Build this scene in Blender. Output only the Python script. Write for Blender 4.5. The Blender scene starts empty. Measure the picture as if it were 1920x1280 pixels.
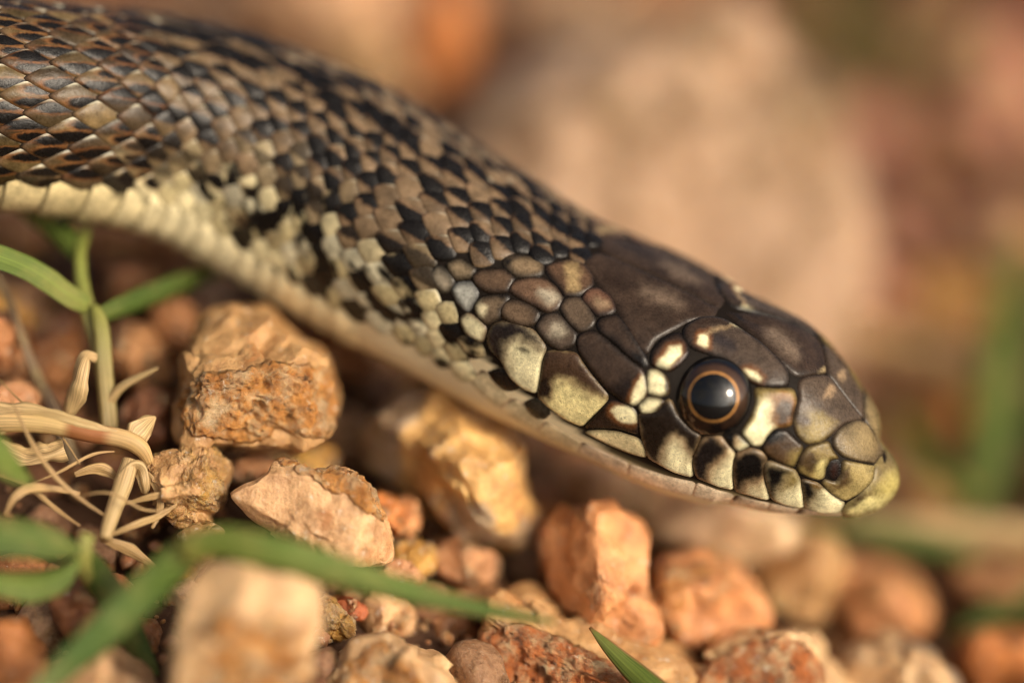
import bpy, bmesh, math, random
import numpy as np
from mathutils import Vector, noise as mnoise
from mathutils.geometry import delaunay_2d_cdt
random.seed(7); np.random.seed(7)
R = math.radians
sc = bpy.context.scene
col = sc.collection
sc.unit_settings.system = 'METRIC'; sc.unit_settings.scale_length = 0.01      # 1 unit = 1 cm

# ------------------------------------------------------------------ camera, sky, sun
TH = R(25.0); DIST = 20.0; FRAME = 6.6
CAMX = np.array([1.0, 0, 0]); CAMF = np.array([0, math.cos(TH), -math.sin(TH)]); CAMU = np.array([0, math.sin(TH), math.cos(TH)])
CAMP = np.array([0, -DIST*math.cos(TH), DIST*math.sin(TH) + 1.75*math.cos(TH)])
cam = bpy.data.cameras.new('camera'); camo = bpy.data.objects.new('camera', cam); col.objects.link(camo)
camo.location = CAMP; camo.rotation_euler = (R(90) - TH, 0, 0)
cam.sensor_width = 36; cam.lens = 36*DIST/FRAME; cam.clip_start = 0.5; cam.clip_end = 20000
cam.dof.use_dof = True; cam.dof.focus_distance = DIST + 0.02; cam.dof.aperture_fstop = 1e-3*cam.lens/2.05
cam.dof.aperture_blades = 0
sc.camera = camo
SUN_EL, SUN_AZ = R(31), R(134)            # azimuth clockwise from +Y
w = bpy.data.worlds.new('World'); sc.world = w; w.use_nodes = True
wn = w.node_tree; bg = wn.nodes['Background']; sky = wn.nodes.new('ShaderNodeTexSky')
sky.sky_type = 'NISHITA'; sky.sun_disc = False; sky.sun_elevation = SUN_EL; sky.sun_rotation = SUN_AZ
sky.air_density = 0.7; sky.dust_density = 6.0; sky.ozone_density = 0.2
wtc = wn.nodes.new('ShaderNodeTexCoord'); wno = wn.nodes.new('ShaderNodeTexNoise'); wno.inputs['Scale'].default_value = 2.6; wno.inputs['Detail'].default_value = 7; wno.inputs['Roughness'].default_value = .55
wn.links.new(wtc.outputs['Generated'], wno.inputs['Vector'])
wmr = wn.nodes.new('ShaderNodeMapRange'); wn.links.new(wno.outputs['Fac'], wmr.inputs[0]); wmr.inputs[1].default_value = .44; wmr.inputs[2].default_value = .62
wbw = wn.nodes.new('ShaderNodeRGBToBW'); wn.links.new(sky.outputs[0], wbw.inputs[0])
wsc = wn.nodes.new('ShaderNodeVectorMath'); wsc.operation = 'SCALE'; wsc.inputs[0].default_value = (1.75, 1.62, 1.42); wn.links.new(wbw.outputs[0], wsc.inputs[3])
wmx = wn.nodes.new('ShaderNodeMix'); wmx.data_type = 'RGBA'; wn.links.new(wmr.outputs[0], wmx.inputs[0]); wn.links.new(sky.outputs[0], wmx.inputs[6]); wn.links.new(wsc.outputs[0], wmx.inputs[7])   # broken cloud
wn.links.new(wmx.outputs[2], bg.inputs[0]); bg.inputs[1].default_value = 0.085
sl = bpy.data.lights.new('sun', 'SUN'); so = bpy.data.objects.new('sun', sl); col.objects.link(so)
sl.energy = 1.75; sl.angle = R(16); sl.color = (1.0, 0.83, 0.62)
sd = Vector((math.sin(SUN_AZ)*math.cos(SUN_EL), math.cos(SUN_AZ)*math.cos(SUN_EL), math.sin(SUN_EL)))
so.rotation_euler = sd.to_track_quat('Z', 'Y').to_euler()
sc.view_settings.view_transform = 'Standard'; sc.view_settings.look = 'None'
sc.view_settings.gamma = 1.0; sc.view_settings.use_curve_mapping = False; sc.view_settings.exposure = 0.52
sc.cycles.use_denoising = True; sc.cycles.max_bounces = 6; sc.cycles.pixel_filter_type = 'BLACKMAN_HARRIS'; sc.cycles.filter_width = 1.05

# ------------------------------------------------------------------ helpers
def P(px, py, d):
    """world point seen at photo pixel px,py at depth d (cm) beyond the plane of focus"""
    k = (DIST + d)
    return CAMP + k*(CAMF + CAMX*((px-960)/1920*FRAME/DIST) - CAMU*((py-640)/1920*FRAME/DIST))
def PX(q):
    v = np.asarray(q) - CAMP
    z = v@CAMF
    return np.stack([960 + (v@CAMX)/z*DIST/FRAME*1920, 640 - (v@CAMU)/z*DIST/FRAME*1920], -1)
def cmpx(d): return (DIST+d)/DIST*FRAME/1920

def mesh_obj(name, verts, faces, mat, parent=None, smooth=True, cols=None, attrs=None, loc=None):
    me = bpy.data.meshes.new(name)
    me.from_pydata([tuple(map(float, v)) for v in verts], [], [tuple(map(int, f)) for f in faces])
    if smooth: me.polygons.foreach_set('use_smooth', [True]*len(me.polygons))
    if cols is not None:
        a = me.color_attributes.new('Col', 'FLOAT_COLOR', 'POINT')
        c = np.ones((len(verts), 4), np.float32); c[:, :3] = cols
        a.data.foreach_set('color', c.ravel())
    for k, v in (attrs or {}).items():
        a = me.attributes.new(k, 'FLOAT', 'POINT'); a.data.foreach_set('value', np.asarray(v, np.float32))
    me.materials.append(mat); me.update()
    o = bpy.data.objects.new(name, me); col.objects.link(o)
    if loc is not None: o.location = loc
    if parent is not None: o.parent = parent
    return o
def tag(o, label=None, cat=None, group=None, kind=None):
    if label: o['label'] = label
    if cat: o['category'] = cat
    if group: o['group'] = group
    if kind: o['kind'] = kind
    return o
def empty(name, loc=(0, 0, 0)):
    o = bpy.data.objects.new(name, None); o.empty_display_size = .1; o.location = loc; col.objects.link(o); return o
def smooth01(x, a, b):
    t = np.clip((x-a)/(b-a), 0, 1); return t*t*(3-2*t)
def chaikin(p, n=2):
    p = np.asarray(p, float)
    for _ in range(n):
        q = np.roll(p, -1, 0); p = np.stack([p*.75+q*.25, p*.25+q*.75], 1).reshape(-1, p.shape[1])
    return p
def resample(p, n):
    q = np.vstack([p, p[:1]]); L = np.r_[0, np.cumsum(np.linalg.norm(np.diff(q, axis=0), axis=1))]
    t = np.linspace(0, L[-1], n, endpoint=False)
    return np.stack([np.interp(t, L, q[:, k]) for k in range(p.shape[1])], 1)
def area_centroid(p):
    x, y = p[:, 0], p[:, 1]; x2, y2 = np.roll(x, -1), np.roll(y, -1); c = x*y2-x2*y; A = c.sum()/2
    return np.array([((x+x2)*c).sum()/(6*A), ((y+y2)*c).sum()/(6*A)])
def poly_sd(pts, poly):
    """signed distance (negative inside) of pts (N,2) to polygon"""
    a = np.asarray(poly, float); b = np.roll(a, -1, 0)
    d2 = np.full(len(pts), 1e18); ins = np.zeros(len(pts), bool)
    for p, q in zip(a, b):
        e = q-p; t = np.clip(((pts-p)@e)/max(e@e, 1e-12), 0, 1)
        d2 = np.minimum(d2, ((pts-p-t[:, None]*e)**2).sum(1))
        if p[1] != q[1]:
            c = ((p[1] > pts[:, 1]) != (q[1] > pts[:, 1])) & (pts[:, 0] < (q[0]-p[0])*(pts[:, 1]-p[1])/(q[1]-p[1])+p[0])
            ins ^= c
    return np.where(ins, -1, 1)*np.sqrt(d2)
def nz(v, s=1.0, oct=3, seed=0.0):
    return np.array([mnoise.fractal(Vector((p[0]*s+seed, p[1]*s+seed*1.7, (p[2] if len(p) > 2 else 0)*s-seed)), 1.0, 2.0, oct) for p in v])
class Spline:
    """natural cubic spline through knots"""
    def __init__(s, t, y):
        t = np.asarray(t, float); y = np.asarray(y, float); n = len(t); h = np.diff(t)
        A = np.zeros((n, n)); B = np.zeros((n,)+y.shape[1:]); A[0, 0] = A[-1, -1] = 1
        for i in range(1, n-1):
            A[i, i-1], A[i, i], A[i, i+1] = h[i-1], 2*(h[i-1]+h[i]), h[i]
            B[i] = 6*((y[i+1]-y[i])/h[i]-(y[i]-y[i-1])/h[i-1])
        s.t, s.y, s.m, s.h = t, y, np.linalg.solve(A, B), h
    def __call__(s, x):
        x = np.asarray(x, float); i = np.clip(np.searchsorted(s.t, x)-1, 0, len(s.h)-1)
        def e(v): return v.reshape(v.shape+(1,)*(s.y.ndim-1))
        h = e(s.h[i]); a = e(s.t[i+1]-x)/h; b = 1-a
        return a*s.y[i]+b*s.y[i+1]+((a**3-a)*s.m[i]+(b**3-b)*s.m[i+1])*h*h/6

# ------------------------------------------------------------------ materials
class NT:
    def __init__(s, name):
        s.m = bpy.data.materials.new(name); s.m.use_nodes = True; s.t = s.m.node_tree; s.b = s.t.nodes['Principled BSDF']
        s.out = s.t.nodes['Material Output']
    def n(s, typ, **kw):
        x = s.t.nodes.new('ShaderNode'+typ)
        for k, v in kw.items(): setattr(x, k, v)
        return x
    def l(s, a, b): s.t.links.new(a, b)
    def noise(s, vec, scale, detail=4, rough=.6, dist=0):
        x = s.n('TexNoise'); x.inputs['Scale'].default_value = scale; x.inputs['Detail'].default_value = detail
        x.inputs['Roughness'].default_value = rough; x.inputs['Distortion'].default_value = dist
        if vec is not None: s.l(vec, x.inputs['Vector'])
        return x.outputs['Fac']
    def math(s, op, a, b=None, clamp=False):
        x = s.n('Math', operation=op, use_clamp=clamp)
        for i, v in enumerate((a, b)):
            if v is None: continue
            if isinstance(v, (int, float)): x.inputs[i].default_value = v
            else: s.l(v, x.inputs[i])
        return x.outputs[0]
    def ramp(s, f, lo, hi, a=0.0, b=1.0):
        x = s.n('MapRange', interpolation_type='SMOOTHSTEP'); s.l(f, x.inputs[0])
        for i, v in zip((1, 2, 3, 4), (lo, hi, a, b)): x.inputs[i].default_value = v
        return x.outputs[0]
    def mix(s, f, a, b, mode='MIX'):
        x = s.n('Mix', data_type='RGBA', blend_type=mode)
        for i, v in ((0, f), (6, a), (7, b)):
            if isinstance(v, (int, float)): x.inputs[i].default_value = v
            elif isinstance(v, tuple): x.inputs[i].default_value = v+(1,) if len(v) == 3 else v
            else: s.l(v, x.inputs[i])
        return x.outputs[2]
    def bump(s, h, strength, dist, prev=None):
        x = s.n('Bump'); x.inputs['Strength'].default_value = strength; x.inputs['Distance'].default_value = dist
        s.l(h, x.inputs['Height'])
        if prev is not None: s.l(prev, x.inputs['Normal'])
        return x.outputs[0]

def stone_material():
    t = NT('limestone'); co = t.n('TexCoord').outputs['Object']; oi = t.n('ObjectInfo')
    off = t.n('VectorMath', operation='MULTIPLY_ADD'); t.l(oi.outputs['Random'], off.inputs[0]); off.inputs[1].default_value = (37, 53, 71); t.l(co, off.inputs[2])
    v = off.outputs[0]
    face = t.n('Attribute', attribute_type='OBJECT', attribute_name='face_tint').outputs['Color']
    crust = t.n('Attribute', attribute_type='OBJECT', attribute_name='crust_tint').outputs['Color']
    am = t.n('Attribute', attribute_type='GEOMETRY', attribute_name='crust').outputs['Fac']
    n1 = t.noise(v, 2.2, 8, .62, .4)
    m = t.math('ADD', am, t.math('MULTIPLY', t.math('SUBTRACT', n1, .5), 1.7))
    m = t.ramp(m, .3, .75)
    nk = t.noise(v, 7, 6, .65); cr2 = t.mix(t.ramp(nk, .42, .66), crust, (.60, .44, .26)); c = t.mix(m, face, cr2)
    n2 = t.noise(v, 5.5, 10, .65); c = t.mix(t.ramp(n2, .3, .72), t.mix(1.0, c, (.70, .60, .52), 'MULTIPLY'), t.mix(1.0, c, (1.32, 1.28, 1.22), 'MULTIPLY'))
    n3 = t.noise(v, 3.1, 6, .6, 1.0); c = t.mix(t.math('MULTIPLY', t.ramp(n3, .58, .72), .55), c, (.42, .14, .03))
    n4 = t.noise(v, 15, 5, .6); c = t.mix(t.math('MULTIPLY', t.ramp(n4, .60, .70), .65), c, (.66, .56, .44))
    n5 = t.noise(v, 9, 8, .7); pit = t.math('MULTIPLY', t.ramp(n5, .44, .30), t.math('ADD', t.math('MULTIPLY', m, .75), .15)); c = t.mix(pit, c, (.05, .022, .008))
    n6 = t.noise(v, 60, 3, .6); c = t.mix(.35, c, t.mix(1.0, c, t.mix(n6, (.3, .3, .3), (1.7, 1.7, 1.7)), 'MULTIPLY'))
    t.l(c, t.b.inputs['Base Color'])
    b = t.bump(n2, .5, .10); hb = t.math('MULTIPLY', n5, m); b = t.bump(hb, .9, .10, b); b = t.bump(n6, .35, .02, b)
    t.l(b, t.b.inputs['Normal'])
    t.b.inputs['Subsurface Weight'].default_value = .22; t.b.inputs['Subsurface Radius'].default_value = (1.0, .55, .28); t.b.inputs['Subsurface Scale'].default_value = .09
    t.l(t.ramp(n4, .3, .7, .52, .24), t.b.inputs['Roughness']); t.b.inputs['Specular IOR Level'].default_value = .5
    return t.m
def soil_material():
    t = NT('soil'); co = t.n('TexCoord').outputs['Object']
    n = t.noise(co, 2.0, 10, .7); c = t.mix(n, (.035, .014, .006), (.18, .08, .033)); t.l(c, t.b.inputs['Base Color'])
    t.b.inputs['Roughness'].default_value = .95
    t.l(t.bump(t.noise(co, 6, 10, .7), 1.0, .15), t.b.inputs['Normal']); return t.m
def scale_material():
    t = NT('snake_scale'); co = t.n('TexCoord').outputs['Object']
    c = t.n('Attribute', attribute_name='Col').outputs['Color']
    n1 = t.noise(co, 9, 6, .65); n2 = t.noise(co, 42, 4, .7)
    f = t.math('MULTIPLY', t.ramp(n1, .25, .75, .68, 1.32), t.ramp(n2, .3, .7, .88, 1.12))
    n3 = t.noise(co, 95, 3, .6); f = t.math('MULTIPLY', f, t.ramp(n3, .34, .48, .78, 1.04)); n4 = t.noise(co, 26, 5, .7); f = t.math('MULTIPLY', f, t.ramp(n4, .30, .42, .55, 1.0))
    cc = t.n('VectorMath', operation='SCALE'); t.l(c, cc.inputs[0]); t.l(f, cc.inputs[3])
    t.l(cc.outputs[0], t.b.inputs['Base Color'])
    t.l(t.ramp(n2, .2, .8, .20, .36), t.b.inputs['Roughness']); t.b.inputs['Specular IOR Level'].default_value = .25
    b = t.bump(n1, .22, .03); t.l(t.bump(n2, .3, .008, b), t.b.inputs['Normal'])
    return t.m
def skin_material():
    t = NT('snake_skin'); c = t.n('Attribute', attribute_name='Col').outputs['Color']; t.l(c, t.b.inputs['Base Color'])
    t.b.inputs['Roughness'].default_value = .6; t.b.inputs['Specular IOR Level'].default_value = .12
    co = t.n('TexCoord').outputs['Object']; t.l(t.bump(t.noise(co, 20, 5, .6), .2, .02), t.b.inputs['Normal']); return t.m
def leaf_material(name, c1, c2, rough=.5, trans=.35, stripe=20.0):
    t = NT(name); uv = t.n('Attribute', attribute_name='across').outputs['Fac']; al = t.n('Attribute', attribute_name='along').outputs['Fac']
    co = t.n('TexCoord').outputs['Object']
    cb = t.n('CombineXYZ'); t.l(t.math('MULTIPLY', uv, stripe), cb.inputs[0]); t.l(t.math('MULTIPLY', al, 1.2), cb.inputs[1])
    n = t.noise(cb.outputs[0], 1.0, 6, .6); n2 = t.noise(co, 3, 6, .6)
    c = t.mix(t.ramp(n, .40, .60), tuple(.75*x for x in c1), tuple(1.1*x for x in c2)); c = t.mix(t.math('MULTIPLY', t.ramp(n2, .45, .70), .7), c, tuple(.55*x+.45*y for x, y in zip(c2, (.45, .35, .12))))
    rib = t.ramp(t.math('ABSOLUTE', uv), .02, .10, .55, 0.0); c = t.mix(rib, c, tuple(1.5*x for x in c2)) if 'grass' in name else c
    e = t.n('Attribute', attribute_name='Col').outputs['Color']; c = t.mix(1.0, c, e, 'MULTIPLY')
    t.l(c, t.b.inputs['Base Color']); t.b.inputs['Roughness'].default_value = rough
    t.l(t.bump(n, .5 if 'grass' in name else .2, .02), t.b.inputs['Normal'])
    tr = t.n('BsdfTranslucent'); t.l(c, tr.inputs[0]); mx = t.n('MixShader'); mx.inputs[0].default_value = trans
    t.l(t.b.outputs[0], mx.inputs[1]); t.l(tr.outputs[0], mx.inputs[2]); t.l(mx.outputs[0], t.out.inputs[0]); return t.m
M_STONE = stone_material(); M_SOIL = soil_material(); M_SCALE = scale_material(); M_SKIN = skin_material()
M_GREEN = leaf_material('grass_green', (.10, .17, .025), (.20, .28, .05))
M_DKGREEN = leaf_material('grass_deep_green', (.055, .11, .016), (.115, .185, .03))
M_STRAW = leaf_material('dry_straw', (.55, .37, .17), (.70, .50, .25), .5, .25, 11)
M_TWIG = leaf_material('twig_bark', (.10, .06, .035), (.26, .18, .11), .7, 0.0, 9)
M_STEM = leaf_material('grass_stem', (.28, .24, .09), (.42, .33, .17), .45, .2)

# ------------------------------------------------------------------ stones: outlines in photo pixels, each at its own distance
TINT = dict(tan=(.50, .31, .155), pink=(.55, .30, .17), beige=(.62, .40, .235), grey=(.34, .27, .20), orange=(.62, .24, .075), peach=(.68, .34, .165), red=(.36, .11, .05),
            brown=(.27, .125, .055), yellow=(.54, .32, .09), pale=(.66, .46, .28), dust=(.44, .235, .115), boulder=(.43, .30, .22))
CR = dict(ochre=(.58, .27, .07), rust=(.50, .17, .05), sand=(.55, .36, .17), dirt=(.24, .11, .045), white=(.66, .52, .37), gold=(.56, .34, .10))
SPOLY = []; SLABEL = []; STONES = []      # name-independent list of built stones: (centre, lowest z, radius)
def build_stone(name, label, poly, d, q, face, crust, sub=4, planes=None, nfac=6, amp=.07, crust_poly=None, crust0=.25, csoft=16, chip=1.35, seed=0, group=None, lean=0.0, boxy=.62, cat='stone', name_parent=None):
    rnd = random.Random(seed*7.31+3)
    pl = chaikin(poly, 1); c = area_centroid(pl); k = cmpx(d)
    rel = (pl-c)*np.array([k, -k]); ang = np.arctan2(rel[:, 1], rel[:, 0]); o = np.argsort(ang); ang = ang[o]; rad = np.linalg.norm(rel, axis=1)[o]
    angx = np.r_[ang-2*math.pi, ang, ang+2*math.pi]; radx = np.r_[rad, rad, rad]
    bm = bmesh.new(); bmesh.ops.create_icosphere(bm, subdivisions=sub, radius=1)
    V = np.array([v.co[:] for v in bm.verts]); F = [[v.index for v in f.verts] for f in bm.faces]; bm.free()
    ph = np.arctan2(V[:, 1], V[:, 0]); rho = np.hypot(V[:, 0], V[:, 1]); p = 2/boxy
    RR = (rho**p + np.abs(V[:, 2])**p)**(-1/p)
    lat = RR*rho*np.interp(ph, angx, radx); R0 = rad.mean()
    X = np.stack([lat*np.cos(ph), lat*np.sin(ph), RR*V[:, 2]*q], 1)
    # cleavage faces: cut the front with a few planes
    pls = list(planes or [])
    for i in range(nfac):
        a = rnd.uniform(0, 6.28); t = rnd.uniform(.35, 1.15)
        pls.append((math.cos(a)*math.sin(t), math.sin(a)*math.sin(t), math.cos(t), rnd.uniform(.62, .86)))
    for i in range(4):
        a = rnd.uniform(0, 6.28); pls.append((math.cos(a)*.7, math.sin(a)*.7, -.7, rnd.uniform(.6, .85)))
    for nx, ny, nzz, off in pls:
        n = np.array([nx, ny, nzz]); n /= np.linalg.norm(n); ext = (X@n).max()
        over = X@n-off*ext; X = X-np.where(over > 0, over*.97, 0)[:, None]*n
    # chipped fracture faces: each cell tilts its own way
    rs_ = np.random.RandomState(int(seed*13+5))
    for nc, hh in ((16, .16), (46, .085)):
        fp_ = X[rs_.choice(len(X), nc, replace=False)]; ow = ((X[:, None]-fp_[None])**2).sum(2).argmin(1) if len(X)*nc < 3e6 else np.concatenate([((b_[:, None]-fp_[None])**2).sum(2).argmin(1) for b_ in np.array_split(X, 8)])
        gr = rs_.normal(0, 1, (nc, 3))*hh*chip; dvv = V/np.linalg.norm(V, axis=1)[:, None]
        X = X+dvv*np.clip(((X-fp_[ow])*gr[ow]).sum(1)-.02*hh*R0*rs_.rand(nc)[ow], -.12*R0, .10*R0)[:, None]
    # silhouette stays where the outline is; wear and grain on top
    s = 1/R0
    n1 = nz(X, 1.1*s, 4, seed*3.1); n2 = nz(X, 4.5*s, 4, seed*5.7)
    cr = np.clip(crust0+.8*n1, 0, 1)
    W = X[:, :1]*CAMX+X[:, 1:2]*CAMU-X[:, 2:3]*CAMF+P(c[0], c[1], d)
    if crust_poly is not None:
        sd_ = poly_sd(PX(W)+np.stack([n2, n1], 1)*csoft*.9, crust_poly)
        cr = np.clip(.5-sd_/csoft+.35*n2, 0, 1)*np.where(X[:, 2] > -.3*q, 1, .4)
    rid = (1-np.abs(n2)*2.2)
    dv = V/np.linalg.norm(V, axis=1)[:, None]
    X = X+dv*(amp*R0*(.75*n1+(.35+1.15*cr)*(.65*n2+.16*rid)))[:, None]
    if sub >= 5:
        n3 = nz(X, 13*s, 3, seed*2.3); X = X+dv*(amp*R0*(.10+.55*cr)*n3*.9)[:, None]; n4 = np.abs(nz(X, 6.5*s, 3, seed*4.4)); X = X-dv*(amp*R0*(.25+.9*cr)*.55*smooth01(n4, .10, 0))[:, None]
    W = X[:, :1]*CAMX+X[:, 1:2]*CAMU-X[:, 2:3]*CAMF
    C = P(c[0], c[1], d)
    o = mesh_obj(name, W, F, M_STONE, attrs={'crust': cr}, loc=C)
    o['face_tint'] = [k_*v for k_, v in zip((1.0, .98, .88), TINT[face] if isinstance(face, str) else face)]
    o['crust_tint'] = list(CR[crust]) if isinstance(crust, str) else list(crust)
    tag(o, label, cat, group)
    SPOLY.append((np.array(poly, float), d)); SLABEL.append(label); STONES.append((C, C[2]+W[:, 2].min(), R0))
    return o
G = 'stones of the gravel bed'
def st(label, poly, d, q, face, crust, **k): return build_stone('stone', label, poly, d, q, face, crust, seed=len(STONES)+1, group=G, **k)
st('large rough tan stone with flat greyish top and orange crust below the snake body',
   [(380,594),(430,578),(492,577),(520,608),(570,638),(610,664),(617,702),(634,733),(645,776),(622,816),(560,838),(480,850),(420,843),(342,842),(320,772),(345,728),(364,660)],
   .58, .72, 'tan', 'ochre', sub=6, nfac=0, planes=[(-.12,.80,.60,.55),(.15,-.25,.95,.62),(.8,.1,.6,.8),(-.7,-.1,.7,.8)], amp=.085,
   crust_poly=[(330,730),(380,705),(450,715),(520,690),(625,690),(645,776),(610,820),(520,815),(420,830),(340,800)])
st('smooth pinkish beige stone with crusty upper edge, sharp, above the green grass blade',
   [(522,860),(560,874),(600,886),(645,882),(690,903),(702,940),(722,980),(742,1030),(735,1062),(650,1060),(540,1022),(475,985),(434,944),(450,920),(500,898)],
   .05, .42, 'beige', 'ochre', chip=.55, sub=6, nfac=0, planes=[(-.12,.12,.98,.45),(.7,-.1,.7,.72),(-.2,.85,.45,.86),(-.5,-.6,.6,.75)], amp=.05,
   crust_poly=[(520,855),(560,870),(640,876),(695,895),(710,950),(725,985),(690,950),(640,915),(600,905),(560,890)])
st('small brown stone with shiny rough side, between the dry straw and the pinkish beige stone',
   [(283,862),(310,848),(360,838),(402,837),(428,868),(430,912),(414,962),(390,982),(345,982),(310,952),(292,920)], .22, .4, 'tan', 'gold', sub=6, nfac=2,
   planes=[(.8,.2,.55,.62),(-.3,.7,.65,.7)], amp=.09, crust0=.5)
st('blurred pale stone with orange patch standing under the bend of the green grass blade',
   [(385,1052),(450,1044),(540,1060),(604,1078),(612,1130),(592,1210),(572,1300),(330,1340),(325,1220),(352,1110)], -.95, .45, 'pale', 'ochre', sub=5, nfac=4, amp=.05, csoft=60, chip=.5,
   crust_poly=[(385,1320),(380,1200),(420,1130),(510,1120),(575,1180),(575,1320)])
st('ochre stone with pale grey rim at the bottom edge, right of the blurred pale stone',
   [(612,1228),(650,1205),(720,1193),(770,1205),(830,1235),(860,1278),(872,1340),(616,1340)], -.15, .5, 'pale', 'ochre', sub=5, nfac=3, planes=[(-.25,.1,.95,.5)], amp=.06, csoft=30,
   crust_poly=[(625,1240),(650,1222),(720,1215),(790,1245),(815,1290),(810,1350),(620,1350)])
st('small golden rough pebble wedged left of the dark red pebble',
   [(596,1122),(622,1122),(645,1145),(666,1168),(665,1192),(625,1206),(590,1170)], .15, .2, 'yellow', 'gold', sub=5, nfac=3, amp=.12, crust0=.7)
st('dark red pebble, smallest beside the golden pebble',
   [(622,1126),(648,1117),(685,1134),(690,1155),(668,1170),(640,1152)], .22, .13, 'red', 'rust', sub=4, amp=.08)
st('rounded beige stone right behind the dark red pebble',
   [(640,1108),(742,1098),(772,1140),(786,1200),(742,1222),(670,1200),(648,1150)], .5, .35, 'beige', 'rust', sub=5, amp=.05, crust0=.15)
st('large rough stone with ochre front behind the green grass tip, at the bottom centre',
   [(930,1108),(972,1098),(1012,1104),(1062,1132),(1130,1160),(1190,1192),(1262,1222),(1306,1262),(1302,1340),(930,1340),(898,1240),(890,1192),(905,1150)],
   .62, .7, 'tan', 'rust', sub=6, nfac=0, planes=[(.25,.75,.6,.62),(-.2,-.1,.97,.66),(.6,-.2,.7,.75)], amp=.08,
   crust_poly=[(895,1200),(925,1160),(980,1165),(1040,1180),(1110,1210),(1180,1250),(1200,1350),(920,1350)])
st('tall orange pink stone with pale right face, below the jaw of the snake',
   [(1008,1010),(1045,960),(1112,948),(1165,952),(1206,986),(1217,1042),(1226,1130),(1232,1190),(1180,1200),(1110,1165),(1040,1120),(1018,1060)],
   .75, .6, 'peach', 'rust', sub=5, nfac=0, planes=[(-.75,.1,.62,.5),(.55,.25,.8,.6),(.2,-.5,.8,.8)], amp=.05, crust0=.1)
st('orange blurred stone right of the tall orange pink stone',
   [(1224,1050),(1290,1030),(1370,1050),(1412,1112),(1442,1152),(1400,1198),(1290,1210),(1235,1178),(1216,1105)], 1.3, .7, 'peach', 'ochre', sub=5, nfac=3, amp=.05)
st('mottled red brown stone with pale rim, left of the grey white stone',
   [(1286,1256),(1342,1208),(1420,1192),(1512,1186),(1562,1230),(1602,1292),(1602,1350),(1276,1350)], .75, .6, 'pale', 'rust', sub=5, nfac=0,
   planes=[(0,.2,.98,.6),(.7,.4,.6,.75)], amp=.06, crust_poly=[(1300,1260),(1345,1222),(1420,1208),(1500,1204),(1545,1250),(1560,1350),(1290,1350)])
st('grey white blurred stone at the bottom right corner',
   [(1568,1232),(1622,1206),(1702,1204),(1762,1240),(1794,1292),(1794,1350),(1590,1350)], 1.2, .6, 'pale', (.30,.25,.21), sub=4, amp=.05, crust0=.2)
st('large golden brown blurred stone with whitish veins under the throat of the snake',
   [(668,812),(730,746),(830,710),(905,738),(952,790),(985,880),(1002,950),(984,1014),(900,1012),(818,972),(768,922),(698,866)], 1.2, .85, (.66,.42,.18), 'white', chip=.8, sub=5, nfac=5, amp=.07, crust0=.3)
st('small greyish pink stone below the large golden brown stone',
   [(818,1012),(868,1000),(912,1038),(942,1062),(920,1095),(850,1092),(815,1060)], .9, .3, 'pink', 'dirt', sub=4)
st('thin bright orange stone showing at the right edge of the pinkish beige stone',
   [(696,930),(732,924),(757,960),(752,1005),(735,1014),(705,970)], .65, .25, 'orange', 'rust', sub=4)
st('small peach stone right of the bright orange stone',
   [(742,938),(772,928),(790,962),(780,1000),(752,1012),(745,975)], .8, .25, 'peach', 'sand', sub=4)
st('small yellow and white pebble below the small peach stone',
   [(742,1022),(788,1004),(822,1050),(802,1088),(762,1076),(738,1055)], .6, .22, 'yellow', 'white', sub=5, amp=.08)
st('flat brownish sliver under the right end of the pinkish beige stone',
   [(700,1060),(760,1048),(802,1088),(775,1105),(720,1095)], .35, .2, 'pink', 'rust', sub=4)
st('grey brown blurred stone right of the grass stem',
   [(204,622),(260,598),(302,640),(326,692),(300,724),(230,718)], 1.2, .5, 'dust', 'dirt', sub=4)
st('reddish brown stone behind the thin side shoot, left of the large rough tan stone',
   [(228,752),(280,726),(316,740),(317,800),(310,836),(240,830)], .8, .4, (.36,.17,.10), 'dirt', sub=4)
st('reddish brown blurred stone between the dry twig and the grass stem',
   [(72,622),(132,588),(152,640),(147,702),(110,745),(68,692)], 1.3, .5, 'brown', 'rust', sub=4)
st('brown orange stone at the left edge beside the upper part of the dry twig',
   [(-45,600),(28,588),(56,660),(52,702),(0,716),(-45,706)], .9, .5, (.42,.20,.10), 'dirt', sub=4)
st('pinkish stone at the left edge below the dry twig, above the straw',
   [(-30,742),(45,708),(92,760),(84,800),(-30,806)], .6, .4, 'pink', 'dirt', sub=4)
st('golden stone at the left edge behind the top of the dry twig',
   [(-30,545),(38,568),(62,612),(20,642),(-30,626)], 1.4, .4, 'yellow', 'ochre', sub=4)
st('flat pink brown stone in the gap behind the two sharp stones',
   [(428,872),(470,854),(522,862),(512,896),(452,918),(424,902)], .75, .3, 'pink', 'dirt', sub=4)
st('pale blurred slab lying behind the lower jaw of the snake',
   [(1030,905),(1090,860),(1240,860),(1360,920),(1480,960),(1520,1000),(1420,1070),(1230,1044),(1100,970)], 2.3, .9, (.80,.60,.42), 'sand', sub=4, nfac=3, amp=.04)
st('peach blurred stone right of the orange blurred stone',
   [(1568,1080),(1640,1046),(1722,1086),(1746,1150),(1700,1204),(1600,1196),(1556,1140)], 2.5, .8, 'peach', 'ochre', sub=4)
st('tan yellow blurred stone between orange blurred stone and peach blurred stone',
   [(1390,1010),(1500,976),(1572,1020),(1574,1110),(1500,1176),(1424,1130)], 2.2, .7, 'tan', 'gold', sub=4)
st('brown blurred stone at the right edge below the dry straw stalk',
   [(1760,1060),(1860,1040),(1960,1060),(1960,1150),(1840,1140)], 3.2, .8, 'dust', 'dirt', sub=4)
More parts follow.
